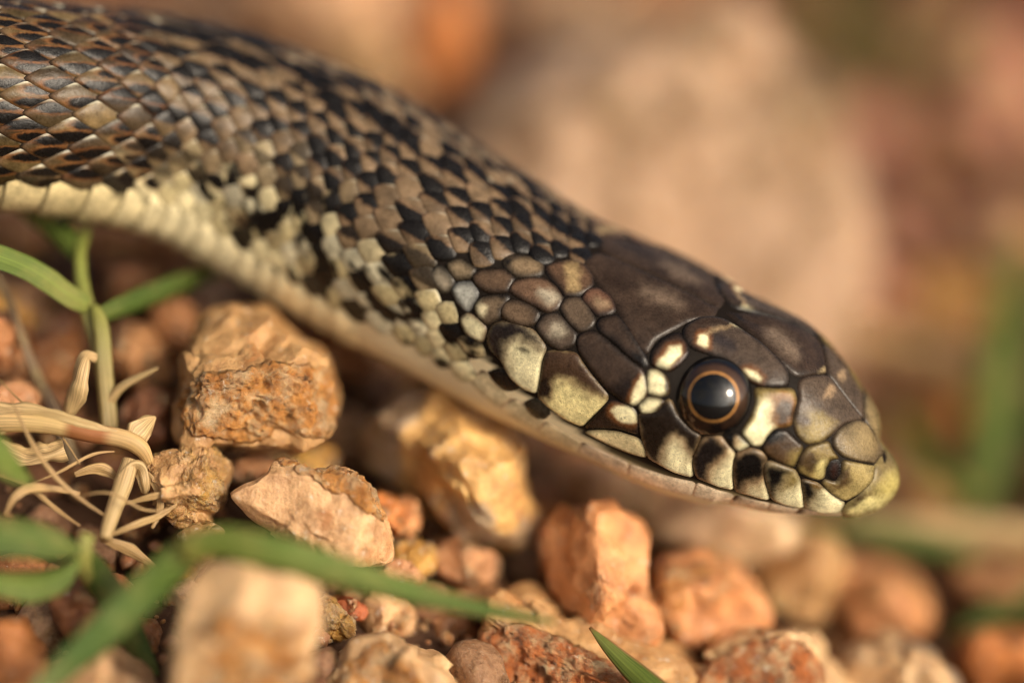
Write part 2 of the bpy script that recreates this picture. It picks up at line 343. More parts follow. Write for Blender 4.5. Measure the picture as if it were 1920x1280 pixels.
st('orange brown blurred stone at the bottom right corner of the picture',
   [(1800,1200),(1880,1180),(1960,1200),(1960,1320),(1820,1300)], 1.8, .7, 'orange', 'dirt', sub=4)
st('dark orange blurred stone in the bottom left corner',
   [(-40,1160),(38,1158),(76,1212),(92,1262),(40,1316),(-40,1316)], -.5, .4, (.45,.19,.07), 'dirt', sub=4)
st('reddish brown blurred stone behind the wide green blade at bottom left',
   [(95,1090),(180,1070),(260,1100),(270,1180),(180,1230),(110,1180)], -.05, .4, (.34,.15,.07), 'dirt', sub=4)
st('beige blurred stone at the bottom edge under the wide green blade',
   [(60,1260),(160,1220),(280,1240),(320,1340),(60,1340)], -.5, .4, 'beige', 'dirt', sub=4)
st('thin speckled stone under the kink of the green blade',
   [(322,1002),(368,983),(422,990),(420,1015),(350,1030)], .05, .2, 'tan', 'white', sub=4)
st('dark brown stone in the gap left of the large rough bottom stone',
   [(800,1160),(870,1140),(905,1180),(890,1260),(820,1240),(790,1200)], .8, .4, 'brown', 'dirt', sub=4)
st('brownish stone below the greyish pink stone',
   [(830,1120),(880,1090),(940,1100),(930,1140),(870,1170)], .9, .3, 'dust', 'dirt', sub=4)
st('tan blurred slab behind the upper grass leaves under the snake body',
   [(150,440),(290,416),(345,470),(320,500),(200,498)], 2.4, .6, 'pink', 'dirt', sub=4)
st('reddish blurred stone under the slab below the snake body',
   [(190,520),(260,500),(340,520),(330,570),(240,590)], 2.0, .5, (.33,.16,.09), 'dirt', sub=4)
st('brown blurred stone at the left edge beneath the snake body',
   [(-60,400),(30,390),(100,420),(90,470),(0,480),(-60,470)], 2.6, .6, 'dust', 'dirt', sub=4)
st('brown stone under the belly right of the large rough tan stone',
   [(540,560),(640,600),(700,660),(680,740),(620,700),(560,640)], 1.9, .7, (.30,.14,.07), 'dirt', sub=4)
st('ochre blurred stone tucked between the large tan stone and the golden brown stone',
   [(560,840),(610,830),(640,870),(600,900),(560,880)], 1.2, .3, 'yellow', 'dirt', sub=4)
st('orange brown stone behind the right green leaf of the grass',
   [(280,560),(350,560),(380,620),(340,680),(290,640)], 1.6, .5, (.42,.20,.09), 'dirt', sub=4)
# far stones, all out of focus
st('huge pale tan boulder behind the snake head', [(830,330),(870,200),(950,125),(1080,105),(1215,105),(1285,35),(1390,26),(1465,88),(1530,190),(1570,350),(1605,520),(1612,650),(1500,720),(1250,740),(1000,660),(840,480)], 5.4, 2.0, 'boulder', (.24,.15,.085), sub=5, nfac=2, amp=.07, crust0=.2, chip=.6)
st('pinkish boulder at the top edge behind the snake neck', [(465,60),(500,-60),(620,-90),(760,-60),(800,60),(800,200),(700,260),(540,220)], 7.0, 2.0, (.52,.32,.20), 'sand', sub=5, nfac=3, amp=.05, crust0=.1)
st('orange blurred stone at the top edge left of the huge boulder', [(800,-20),(850,-40),(890,10),(880,110),(850,190),(790,160)], 6.0, .8, 'orange', 'rust', sub=4)
st('grey brown blurred stone at the top edge behind the huge boulder', [(970,30),(1060,-10),(1200,20),(1250,110),(1180,200),(1030,170)], 7.5, 1.2, (.30,.2,.13), 'dirt', sub=4)
far = [('rust orange blurred stone at the top right', 1690,70,120,60,9,(.36,.13,.06)),('brownish pink blurred stone along the right edge near the top',1880,160,110,120,9,(.40,.20,.12)),
 ('tan blurred stone right of the huge boulder top',1640,270,100,90,8.2,(.36,.21,.12)),('orange blurred stone at middle right',1745,300,60,60,7.5,(.48,.22,.09)),
 ('pale blurred stone near the right edge',1860,245,90,50,8,(.52,.34,.21)),('grey brown blurred stone at the right edge',1870,420,110,90,7,(.27,.16,.11)),
 ('dusty blurred stone right of the huge boulder foot',1700,430,90,80,7,(.42,.26,.17)),('tan flat blurred stone under the dusty stone',1760,560,110,50,6.2,(.50,.29,.16)),
 ('peach blurred stone right of the snake brow',1640,560,60,60,5.8,(.46,.28,.17)),('olive yellow blurred stone at the top right',1600,110,70,60,9.2,(.34,.22,.06)),
 ('orange blurred stone right of the snake snout',1760,770,60,45,5,(.55,.26,.12)),('pale orange blurred stone below the snout',1750,930,80,45,4,(.58,.34,.18)),
 ('brown blurred stone at the top edge of the picture',1480,10,90,50,10,(.26,.13,.06)),('dark blurred stone at the right edge below grey one',1890,540,70,50,6.8,(.25,.12,.06))]
for lb, x, y, rx, ry, d, c in far:
    rn = random.Random(x); c = tuple(v*rn.choice((.55, .8, 1.05)) for v in c); pts = [(x+rx*rn.uniform(.85,1.15)*math.cos(a), y+ry*rn.uniform(.85,1.15)*math.sin(a)) for a in np.linspace(0, 6.28, 9)[:-1]]
    st(lb, pts, d, .8*rx*cmpx(d), tuple(k_*v for k_, v in zip((.80, .76, .68), c)), 'sand', sub=4, amp=.07, crust0=.15)

# ------------------------------------------------------------------ the ground: one sheet rising to meet the stones, grit and pebbles on it
CP = np.array([(c[0], c[1], z+.10*r-.10) for c, z, r in STONES])
def ground_z(x, y):
    x = np.asarray(x, float); y = np.asarray(y, float)
    base = -.35+.10*np.clip(y-1, 0, 14)
    d2 = (x[..., None]-CP[:, 0])**2+(y[..., None]-CP[:, 1])**2
    wt = np.exp(-d2/.9); s = wt.sum(-1); zz = (wt*CP[:, 2]).sum(-1)/np.maximum(s, 1e-9); k = np.clip(s*1.4, 0, 1)
    return base*(1-k)+np.minimum(zz, 1.3)*k
ax = np.r_[-np.geomspace(3000, 9, 26), np.linspace(-8.4, 8.4, 150), np.geomspace(9, 3000, 26)]
ay = np.r_[-np.geomspace(3000, 7, 24), np.linspace(-6.5, 15, 180), np.geomspace(16, 3000, 24)]
gx, gy = np.meshgrid(ax, ay); gz = ground_z(gx, gy)
gz += np.where((np.abs(gx) < 9) & (gy > -7) & (gy < 16), .06*nz(np.stack([gx.ravel(), gy.ravel()], 1), 2.2, 4).reshape(gx.shape), 0)
nx_, ny_ = len(ax), len(ay)
GF = [(j*nx_+i, j*nx_+i+1, (j+1)*nx_+i+1, (j+1)*nx_+i) for j in range(ny_-1) for i in range(nx_-1)]
tag(mesh_obj('ground', np.stack([gx.ravel(), gy.ravel(), gz.ravel()], 1), GF, M_SOIL), kind='structure')

def pebble_mesh(seed, sub):
    rn = random.Random(seed); bm = bmesh.new(); bmesh.ops.create_icosphere(bm, subdivisions=sub, radius=1)
    V = np.array([v.co[:] for v in bm.verts]); F = [[v.index for v in f.verts] for f in bm.faces]; bm.free()
    X = V*np.array([1, rn.uniform(.65, .95), rn.uniform(.5, .8)])
    for i in range(9):
        n = np.array([rn.gauss(0, 1) for _ in range(3)]); n /= np.linalg.norm(n); e = (X@n).max(); ov = X@n-rn.uniform(.62, .85)*e; X = X-np.where(ov > 0, ov*.95, 0)[:, None]*n
    X = X*(1+.12*nz(X, 1.3, 4, seed))[:, None]
    return X, F
PM = [pebble_mesh(i+11, 3) for i in range(10)]
peb_me = []
for i, (X, F) in enumerate(PM):
    o = mesh_obj('pebble_shape', X, F, M_STONE, attrs={'crust': np.clip(.25+.7*nz(X, 1.5, 3, i), 0, 1)}); peb_me.append(o.data); bpy.data.objects.remove(o)
PEB = 'small loose pebbles of the gravel bed'
rn = random.Random(5); placed = []
pal = [(.30,.14,.07),(.40,.20,.10),(.34,.19,.11),(.46,.27,.15),(.42,.18,.07),(.26,.12,.06),(.50,.32,.19)]
tries = 0; PEBS = []
while len(placed) < 290 and tries < 9000:
    tries += 1
    px_ = rn.uniform(-150, 2070); py_ = rn.uniform(-60, 1340)
    if any(po_[:, 0].min()-12 < px_ < po_[:, 0].max()+12 and po_[:, 1].min()-12 < py_ < po_[:, 1].max()+12 and poly_sd(np.array([[px_, py_]]), po_)[0] < 12 for po_, d_ in SPOLY if d_ < 1.4): continue
    # meet the ground along the view ray
    lo, hi = -3.0, 16.0
    for _ in range(24):
        m_ = (lo+hi)/2; q_ = P(px_, py_, m_)
        if q_[2] > ground_z(q_[0], q_[1]): lo = m_
        else: hi = m_
    q_ = P(px_, py_, lo); r_ = rn.uniform(.13, .30)*(1+max(0, lo)*.11)
    if any((q_[0]-a)**2+(q_[1]-b)**2 < (.72*(r_+c))**2 for a, b, c in placed): continue
    placed.append((q_[0], q_[1], r_))
    o = bpy.data.objects.new('pebble', peb_me[rn.randrange(10)]); col.objects.link(o)
    o.location = (q_[0], q_[1], q_[2]+.12*r_); o.scale = (r_, r_*rn.uniform(.8, 1.1), r_*rn.uniform(.8, 1.2)); o.rotation_euler = (rn.uniform(-.5, .5), rn.uniform(-.5, .5), rn.uniform(0, 6.28))
    c_ = pal[rn.randrange(len(pal))]; f_ = rn.uniform(.8, 1.2)
    o['face_tint'] = [v*f_ for v in [.85*z_ for z_ in c_]]; o['crust_tint'] = list(CR[rn.choice(['dirt', 'rust', 'ochre', 'sand'])])
    PEBS.append((o, pal.index(c_), r_, np.array([px_, py_])))
import re
TW = ['dark reddish brown', 'orange brown', 'dusty brown', 'tan', 'rusty orange', 'deep brown', 'pale beige']
SHORT = [(PX(c), re.split(r' (?:with|standing|left|right|below|under|between|beside|behind|at|above|in|lying|tucked|wedged|showing|from|stretching|smallest|sharp|that)\b|,', l)[0]) for (c, *_), l in zip(STONES, SLABEL)]
used = {}
for o, ci, r_, pp_ in PEBS:
    dl = sorted(((np.hypot(*(pp_-c)), k) for k, (c, _) in enumerate(SHORT)))
    def rel(k):
        v = pp_-SHORT[k][0]; return ('right of' if v[0] > 0 else 'left of') if abs(v[0]) > abs(v[1]) else ('in front of' if v[1] > 0 else 'behind')
    sz = 'tiny' if r_ < .17 else 'small' if r_ < .26 else 'medium'
    opts = ['%s %s pebble %s the %s' % (sz, TW[ci], rel(dl[a][1]), SHORT[dl[a][1]][1]) for a in (0, 1, 2, 3)]
    opts += ['%s %s pebble %s the %s, %s the %s' % (sz, TW[ci], rel(dl[a][1]), SHORT[dl[a][1]][1], rel(dl[b][1]), SHORT[dl[b][1]][1]) for a, b in ((0, 1), (0, 2), (1, 2), (0, 3), (1, 3), (2, 3))]
    opts = [x for x in opts if len(x.split()) <= 16] or opts[:1]
    lb = next((x for x in opts if x not in used), opts[0]); used[lb] = 1; tag(o, lb, 'pebble', PEB)
# grit: tiny grains nobody could count
GV, GFc = [], []; X0, F0 = pebble_mesh(3, 1); X0 = X0[:, :]
for i in range(17000):
    x_ = rn.uniform(-10, 10); y_ = rn.uniform(-4.5, 15); r_ = .025+.10*rn.random()**2.2; z_ = 0
    GV.append((x_, y_, r_, rn.uniform(0, 6.28)))
GVa = np.array(GV); zz = ground_z(GVa[:, 0], GVa[:, 1])
vv, ff = [], []
for i, (x_, y_, r_, a_) in enumerate(GV):
    ca, sa = math.cos(a_), math.sin(a_); B = len(vv)*0+i*len(X0)
    vv.append(np.stack([x_+r_*(X0[:, 0]*ca-X0[:, 1]*sa), y_+r_*(X0[:, 0]*sa+X0[:, 1]*ca), zz[i]+.04+.5*r_+r_*X0[:, 2]], 1)); ff += [[B+k for k in f] for f in F0]
o = mesh_obj('grit', np.vstack(vv), ff, M_STONE, attrs={'crust': np.repeat(np.random.rand(len(GV)), len(X0))}); tag(o, 'fine orange brown grit covering the soil between stones', 'grit', kind='stuff')
o['face_tint'] = [.36, .18, .09]; o['crust_tint'] = [.42, .2, .06]

# ------------------------------------------------------------------ grass and straw
def leaf(name, pts, mat, parent, twist=.3, fold=.25, edge=None, tints=None, n=40, m=9, wob=0.0, thick=.012, jag=.05):
    p = np.array(pts, float); W = np.array([P(a, b, c) for a, b, c, _ in p]); t = np.r_[0, np.cumsum(np.linalg.norm(np.diff(W, axis=0), axis=1))]
    s = np.linspace(0, t[-1], n); C = Spline(t, W)(s); hw = np.clip(np.interp(s, t, p[:, 3]), .3, None); hw = np.convolve(np.pad(hw, 2, 'edge'), np.ones(5)/5, 'valid')
    dd = np.interp(s, t, p[:, 2]); T = np.gradient(C, axis=0); T /= np.linalg.norm(T, axis=1)[:, None]
    vc = CAMP-C; vc /= np.linalg.norm(vc, axis=1)[:, None]
    A = vc-(vc*T).sum(1)[:, None]*T; A /= np.linalg.norm(A, axis=1)[:, None]; B = np.cross(A, T)
    tw = np.interp(s, np.linspace(0, t[-1], len(np.atleast_1d(twist))), np.atleast_1d(twist))[:, None]
    L = B*np.cos(tw)+A*np.sin(tw); N = A*np.cos(tw)-B*np.sin(tw)
    h = (hw*np.array([cmpx(x) for x in dd]))[:, None]/np.maximum(np.cos(tw), .35)
    V, ac, al, cl = [], [], [], []; sd0 = pts[0][0]*.37+pts[0][1]*.11
    for j in range(m):
        x = -1+2*j/(m-1); wv = wob*np.sin(s*3.1+x*2.3)[:, None]*h
        if jag: wv = wv+jag*h*np.array([mnoise.noise(Vector((q_*5, x*1.6, sd0)))+.5*mnoise.noise(Vector((q_*14, x*3, sd0))) for q_ in s])[:, None]; x = x*(1+jag*np.array([mnoise.noise(Vector((q_*9, x*5, sd0+9))) for q_ in s]))[:, None]
        V.append(C+L*h*x-N*h*fold*(np.abs(x)**1.3)+N*wv); x = -1+2*j/(m-1); ac.append(np.full(n, x)); al.append(s)
        c = np.ones((n, 3)) if tints is None else np.stack([np.interp(s/t[-1], [q[0] for q in tints], [q[1][k] for q in tints]) for k in range(3)], 1)
        if edge is not None and abs(x) > .9: c = c*np.array(edge)
        cl.append(c)
    V = np.stack(V, 1).reshape(-1, 3); ac = np.stack(ac, 1).ravel(); al = np.stack(al, 1).ravel(); cl = np.stack(cl, 1).reshape(-1, 3)
    F = [(i*m+j, i*m+j+1, (i+1)*m+j+1, (i+1)*m+j) for i in range(n-1) for j in range(m-1)]
    o = mesh_obj(name, V, F, mat, parent, cols=cl, attrs={'across': ac, 'along': al})
    so_ = o.modifiers.new('thickness', 'SOLIDIFY'); so_.thickness = thick; so_.offset = 0
    return o
def stalk(name, pts, mat, parent=None, n=36, k=12, tints=None, ridged=.06):
    p = np.array(pts, float); W = np.array([P(a, b, c) for a, b, c, _ in p]); t = np.r_[0, np.cumsum(np.linalg.norm(np.diff(W, axis=0), axis=1))]
    s = np.linspace(0, t[-1], n); C = Spline(t, W)(s); r = np.interp(s, t, [a[3]*cmpx(a[2]) for a in pts])
    T = np.gradient(C, axis=0); T /= np.linalg.norm(T, axis=1)[:, None]; A = np.cross(T, [.3, 1, .2]); A /= np.linalg.norm(A, axis=1)[:, None]; B = np.cross(T, A)
    V, ac, al, cl = [], [], [], []
    for i in range(n):
        for j in range(k):
            a = 2*math.pi*j/k; rr = r[i]*(1+(ridged if mat is not M_STRAW else .015)*math.sin(a*5)+ridged*mnoise.noise(Vector((s[i]*4, a, r[i]*90))))
            V.append(C[i]+rr*(A[i]*math.cos(a)+B[i]*math.sin(a))); ac.append(2*abs(j/k-.5)*2-1); al.append(s[i])
            cl.append((1, 1, 1) if tints is None else [np.interp(s[i]/t[-1], [q[0] for q in tints], [q[1][c] for q in tints]) for c in range(3)])
    F = [(i*k+j, i*k+(j+1) % k, (i+1)*k+(j+1) % k, (i+1)*k+j) for i in range(n-1) for j in range(k)]+[tuple(range(k))[::-1], tuple((n-1)*k+j for j in range(k))]
    return mesh_obj(name, V, F, mat, parent, cols=np.array(cl), attrs={'across': ac, 'along': al})
def plant(name, label, cat, at, group=None):
    return tag(empty(name, P(*at)), label, cat, group)
def into(parent):      # bring the parts just built under their thing without moving them
    for c in parent.children: c.matrix_parent_inverse.identity(); c.location = c.location-parent.location

g = plant('grass_plant', 'green grass plant with thick pale stem, left of the large rough tan stone', 'grass', (195, 815, .3))
stalk('stem', [(206,820,.30,17),(200,745,.32,18),(193,660,.35,17),(186,600,.40,15),(176,575,.45,9)], M_STEM, g, tints=[(0,(1,.9,.8)),(.5,(.95,.95,.75)),(1,(.85,1.1,.55))])
stalk('stem', [(190,700,.42,12),(178,640,.45,12),(166,590,.50,16),(152,520,.65,12),(150,480,.75,11),(158,440,1.0,9),(164,395,1.3,8)], M_STEM, g, tints=[(0,(1,.9,.8)),(.4,(.8,1.1,.55)),(1,(.75,1.1,.4))])
stalk('shoot', [(205,752,.30,11),(225,728,.28,9),(262,706,.28,7),(296,690,.30,3)], M_STEM, g, tints=[(0,(1.1,.95,.9)),(1,(1.1,.95,.9))])
leaf('leaf', [(166,572,.45,15),(140,560,.40,20),(90,525,.30,22),(40,497,.22,22),(-40,468,.1,23)], M_GREEN, g, twist=.35, fold=.12, tints=[(0,(1.5,1.2,1.2)),(.12,(1.1,1.05,1)),(1,(1,1,1))])
leaf('leaf', [(150,490,.75,9),(128,460,.85,16),(90,425,1.0,17),(40,385,1.2,14),(5,350,1.4,6)], M_GREEN, g, twist=-.3, fold=.2)
leaf('leaf', [(152,470,.85,7),(132,430,1.0,10),(108,400,1.2,9),(85,370,1.4,5)], M_GREEN, g, twist=.5)
leaf('leaf', [(188,592,.42,11),(210,584,.5,18),(260,566,.75,20),(330,540,1.1,20),(400,515,1.5,13),(440,500,1.7,3)], M_DKGREEN, g, twist=(.3,.7), fold=.5, tints=[(0,(1.6,1.3,1.5)),(.2,(1,1,1)),(1,(1.2,1.05,.9))])
into(g)
g = plant('dry_leaf', 'curled dry beige leaf hanging from the foot of the grass stem', 'dry leaf', (170, 668, .2))
leaf('blade', [(182,672,.22,9),(160,666,.15,10),(148,690,.10,16),(136,735,.12,20),(124,775,.2,12),(117,792,.25,3)], M_STRAW, g, twist=(.2,.9,.3), fold=.4, wob=.18, jag=.2, thick=.007); into(g)
g = plant('dry_twig', 'thin dry brown twig leaning across the stones at the left edge', 'twig', (108, 800, .5))
stalk('twig', [(-10,515,.9,6),(14,560,.8,7),(40,630,.7,8),(66,700,.6,10),(88,745,.5,12),(112,800,.4,15),(140,870,.4,15)], M_TWIG, g, n=60, ridged=.16); into(g)
g = plant('dry_stalk', 'broken pale straw stalk with a reddish node bending down at left', 'straw', (270, 860, .0))
stalk('culm', [(-30,792,.0,20),(40,790,-.03,20),(110,797,-.05,20),(175,812,-.05,19),(230,822,-.05,18),(262,838,-.03,17),(280,868,.0,10)], M_STRAW, g, n=50, tints=[(0,(1.15,1.15,1.1)),(.45,(1.1,1.08,1.0)),(.5,(.55,.30,.22)),(.68,(.62,.34,.26)),(.74,(1.05,1.0,.95)),(1,(.95,.85,.7))])
leaf('sheath', [(-10,785,-.06,30),(60,778,-.10,20),(140,792,-.12,12),(220,812,-.10,5)], M_STRAW, g, twist=.2, fold=.3, jag=.3, thick=.007)
leaf('sheath', [(232,838,.0,14),(262,815,-.02,26),(282,792,.05,16),(292,782,.1,2)], M_STRAW, g, twist=.4, fold=.3, wob=.1, jag=.4, thick=.007)
leaf('sheath', [(120,838,-.02,20),(80,850,-.02,26),(40,850,0,22),(0,830,.0,10)], M_STRAW, g, twist=(.2,.8), fold=.4, wob=.25, jag=.5, thick=.007); into(g)
DRY = 'scraps of dry straw in the grass tuft at left'
g = plant('straw_stump', 'upright pale straw stump with frayed top below the bent straw stalk', 'straw', (205, 985, -.2), DRY)
stalk('stump', [(245,862,.0,16),(232,905,-.05,19),(212,960,-.15,16),(196,1010,-.25,12)], M_STRAW, g, n=24)
leaf('sheath', [(228,900,-.08,12),(258,880,-.05,16),(268,905,-.05,12),(270,925,.0,5)], M_STRAW, g, fold=.3, wob=.2, jag=.5, thick=.007); into(g)
for lb, pts, hw in (('thin tan straw crossing in front of the bent straw stalk', [(22,750,-.25),(62,835,-.3),(110,900,-.3),(195,965,-.25)], 8),
    ('short tan straw pointing right over the small brown stone', [(230,945,-.1),(290,930,-.12),(352,918,-.1)], 12),
    ('pale split straw lying below the small brown stone', [(196,1008,-.25),(250,985,-.2),(300,965,-.1),(332,945,-.05)], 12),
    ('cream straw curving at the left edge above the green leaves', [(10,965,-.3),(35,925,-.3),(85,915,-.2),(150,925,-.1)], 15),
    ('flat brown straw under the straw stump', [(140,890,.0),(190,880,.02),(225,900,.05)], 24),
    ('dull straw hanging down beside the straw stump', [(190,1010,-.2),(240,1030,-.1),(290,1062,.0)], 24),
    ('thin straw lying behind the pinkish beige stone', [(480,838,.9),(540,862,.85),(640,905,.8)], 10),
    ('thin straw fibre slanting below the bent straw stalk', [(60,905,-.1),(120,880,-.1),(180,850,-.05),(215,846,.0)], 5),
    ('frayed straw strip over the brown stone at the left edge', [(-10,890,-.1),(40,905,-.12),(100,950,-.15),(150,985,-.2)], 9),
    ('fine straw fibre crossing the straw stump', [(150,930,-.3),(210,925,-.3),(270,955,-.25),(330,950,-.2)], 4),
    ('broken papery straw piece between stump and small brown stone', [(255,870,.0),(285,900,-.02),(300,950,-.05),(285,990,-.1)], 13),
    ('dark straw lying flat at the left edge', [(-20,850,.05),(50,862,.03),(120,858,.02)], 10),
    ('long dry fibre lying across the stones beside the dry twig', [(-10,700,.3),(60,770,.1),(100,800,.0),(150,870,-.1)], 4),
    ('brown straw in the dark gap left of the blurred pale stone', [(300,1090,-.3),(345,1150,-.4),(350,1260,-.6)], 18)):
    g = plant('straw', lb, 'straw', pts[0], DRY)
    leaf('blade', [(a, b, c, hw*.55*(1 if 0 < i < len(pts)-1 else .35)) for i, (a, b, c) in enumerate(pts)], M_STRAW, g, twist=(.1, .35, .1), fold=.15, n=44, wob=.05, jag=.25, thick=.004, tints=[(0,(.62,.55,.48)),(.5,(.95,.9,.82)),(1,(.75,.66,.58))]); into(g)
g = plant('grass_plant', 'long blurred green grass blade bent over in the left foreground', 'grass', (345, 1030, -1.1))
leaf('blade', [(338,1040,-1.15,22),(400,1018,-1.2,30),(470,1026,-1.25,32),(560,1048,-1.25,33),(650,1076,-1.2,29),(750,1104,-1.1,24),(850,1130,-1.0,17),(950,1150,-.9,11),(1040,1165,-.8,3)], M_GREEN, g, twist=.25, fold=.25, tints=[(0,(1.25,1.05,1)),(.3,(.95,1,.9)),(1,(.75,.8,.9))])
leaf('blade', [(378,1006,-1.1,22),(345,1042,-1.1,32),(280,1105,-1.1,36),(200,1180,-1.15,34),(110,1262,-1.2,24),(40,1330,-1.25,14)], M_DKGREEN, g, twist=-.3, fold=.25, tints=[(0,(1.3,1.1,1)),(.3,(1.1,1.1,1)),(1,(.9,1.0,1.4))]); into(g)
g = plant('grass_plant', 'blurred green grass shoot with spreading leaves at the lower left edge', 'grass', (160, 1035, -.8))
leaf('leaf', [(150,1032,-.7,8),(110,1020,-.8,28),(55,1008,-.9,36),(0,1004,-1.0,36),(-60,1000,-1.1,32)], M_DKGREEN, g, twist=.35, fold=.2, tints=[(0,(1.4,1.2,1.2)),(1,(1,1,1))])
leaf('leaf', [(148,1050,-.65,6),(110,1080,-.7,24),(60,1092,-.75,30),(0,1086,-.85,22),(-60,1076,-.9,16)], M_GREEN, g, twist=(.3,.8), fold=.5)
leaf('leaf', [(160,1030,-.6,10),(180,1075,-.5,26),(215,1130,-.45,26),(245,1190,-.4,24),(280,1260,-.35,16),(300,1330,-.3,10)], M_DKGREEN, g, twist=.3, fold=.3)
stalk('stem', [(165,1000,-.6,14),(155,1040,-.6,18),(170,1090,-.4,14),(200,1160,-.1,10)], M_STEM, g, n=16, tints=[(0,(.9,1.1,.6)),(1,(.9,1.1,.6))])
leaf('leaf', [(60,905,-.7,4),(30,885,-.8,20),(0,855,-.9,30),(-40,820,-1,30)], M_GREEN, g, twist=.3, fold=.2); into(g)
g = plant('grass_plant', 'sharp green grass tip with purplish edges rising from the bottom edge', 'grass', (1240, 1300, -.3))
leaf('blade', [(1106,1175,.0,1.5),(1122,1193,-.02,7),(1150,1222,-.05,14),(1185,1256,-.1,20),(1230,1298,-.2,26),(1290,1360,-.35,30)], M_GREEN, g, twist=.15, fold=.35, edge=(1.6,.55,1.5), tints=[(0,(1.5,.5,.8)),(.06,(1,.9,.8)),(1,(1,1,1))]); into(g)
BG = 'blurred grass and straw in the far right background'
for nm, lb, ct, pts, mt, tn in (
    ('grass_plant', 'broad green grass blade standing blurred at the right edge', 'grass', [(1915,450,5.2,14),(1885,590,4.8,32),(1858,740,4.4,42),(1840,880,4.1,40),(1815,960,3.9,18)], M_GREEN, .3),
    ('grass_plant', 'dark green grass blade blurred right of the snake snout', 'grass', [(1930,700,5.2,20),(1890,800,4.8,40),(1850,900,4.5,40),(1900,960,4.2,20)], M_DKGREEN, .3),
    ('grass_plant', 'small green grass blade blurred between snout and right edge', 'grass', [(1670,760,4.4,12),(1720,850,4.0,26),(1775,915,3.8,24),(1830,945,3.7,8)], M_GREEN, .4),
    ('straw', 'pale straw stalk lying blurred right of the snake nose', 'straw', [(1560,610,5.6,20),(1680,650,5.4,28),(1800,690,5.2,30),(1960,740,5.0,30)], M_STRAW, .3),
    ('straw', 'tan straw stalk stretching blurred from the chin to the right edge', 'straw', [(1600,975,3.2,12),(1720,990,3.2,22),(1840,1002,3.2,28),(1980,1012,3.2,28)], M_STRAW, .3),
    ('grass_plant', 'grey green grass blade lying blurred below the chin of the snake', 'grass', [(1500,972,2.9,6),(1600,992,2.9,18),(1720,1020,2.9,26),(1830,1040,2.9,16)], M_DKGREEN, .3),
    ('grass_plant', 'green grass blade blurred at the right edge below the straw', 'grass', [(1790,1190,2.6,6),(1850,1160,2.6,26),(1960,1120,2.6,34)], M_DKGREEN, .3),
    ('grass_plant', 'olive grass blade blurred at the top right', 'grass', [(1500,-30,10,30),(1580,60,9.6,50),(1630,150,9.2,40),(1650,210,9,10)], M_GREEN, .2)):
    g = plant(nm, lb, ct, pts[-1][:3], BG); leaf('blade', pts, mt, g, twist=tn, n=20, m=5); into(g)

# ------------------------------------------------------------------ the snake: one surface S(s,a), s = cm from the snout, a = angle from the back's midline
ST = [  # photo pixel of the body axis, half thickness in pixels, depth of the axis, width/height ratio
 (1683,885,0,.34,1.05),(1636,888,71,.36,1.10),(1568,859,120,.40,1.12),(1505,820,155,.44,1.14),(1427,771,180,.48,1.16),(1337,736,188,.54,1.18),
 (1220,678,196,.62,1.2),(1120,633,194,.70,1.2),(1015,585,192,.78,1.15),(915,523,193,.88,1.08),(820,469,198,.98,1.02),(725,412,209,1.12,.98),(630,355,212,1.22,.96),
 (505,295,205,1.25,.96),(400,251,195,1.2,.96),(262,218,190,1.04,.96),(130,202,188,.80,.96),(-5,192,190,.62,.96),(-140,192,193,.55,.96)]
axis = [P(x, y, d) for x, y, e, d, k in ST]; eh = [e*cmpx(d) for x, y, e, d, k in ST]; kr = [k for *_, k in ST]
q = axis[-1]
for dx, dy, z, e in ((-1.0,.15,2.45,.67),(-2.2,.7,1.75,.68),(-3.2,1.8,1.05,.7),(-4.2,3.2,.75,.72),(-6.0,4.4,.7,.75),(-8.5,4.6,.7,.75),(-11,3.6,.7,.72),(-13.5,3.2,.65,.62),(-16,4.2,.5,.48),(-18.5,4.8,.35,.32),(-21,4.4,.2,.16),(-23,4.2,.1,.03)):
    axis.append(np.array([q[0]+dx, q[1]+dy, z])); eh.append(e); kr.append(.96)
axis = np.array(axis); eh = np.array(eh); kr = np.array(kr)
tk = np.r_[0, np.cumsum(np.linalg.norm(np.diff(axis, axis=0), axis=1))]; SL = tk[-1]
ss = np.r_[np.linspace(0, 1, 160)**2*.6, np.linspace(.6, SL, 2400)[1:]]
spl = Spline(tk, axis); Cn = spl(ss); Tn = np.gradient(Cn, ss, axis=0); Tn[:8] = Tn[8]; Tn /= np.linalg.norm(Tn, axis=1)[:, None]
Zu = np.array([0, 0, 1.0]); Un = Zu-(Tn@Zu)[:, None]*Tn; Un /= np.linalg.norm(Un, axis=1)[:, None]; Sn = np.cross(Un, Tn)      # T runs tailwards, S points to the camera side
if (Sn[300]@CAMF) > 0: Sn = -Sn
roll = np.interp(ss, [0, 4, 5.5, 7.5, 11], [R(7), R(7), R(10), R(11), 0])[:, None]
Un, Sn = Un*np.cos(roll)+Sn*np.sin(roll), Sn*np.cos(roll)-Un*np.sin(roll)
def sm(v, k=21):
    v = np.pad(v, ((k//2, k//2),)+((0, 0),)*(v.ndim-1), 'edge'); return np.stack([np.convolve(v[:, i], np.ones(k)/k, 'valid') for i in range(v.shape[1])], 1)
e_s = np.sqrt(np.maximum(np.interp(ss, tk, eh**2), 1e-8)); bl_ = smooth01(ss, .9, 2.0); e_s = e_s*(1-bl_)+sm(e_s[:, None], 61)[:, 0]*bl_
k_s = np.interp(ss, tk, kr)
vdir = CAMP-Cn; vdir /= np.linalg.norm(vdir, axis=1)[:, None]; sphi = np.clip((Un*vdir).sum(1), -.2, .75)
sphi = np.where(ss < 12.5, sphi, .5)
H = e_s/np.sqrt(k_s**2*sphi**2+1-sphi**2); Wd = H*k_s
EXPO = np.interp(ss, [0, .3, 1.2, 3.0, 4.2], [2.0, 2.15, 2.3, 2.2, 2.0])
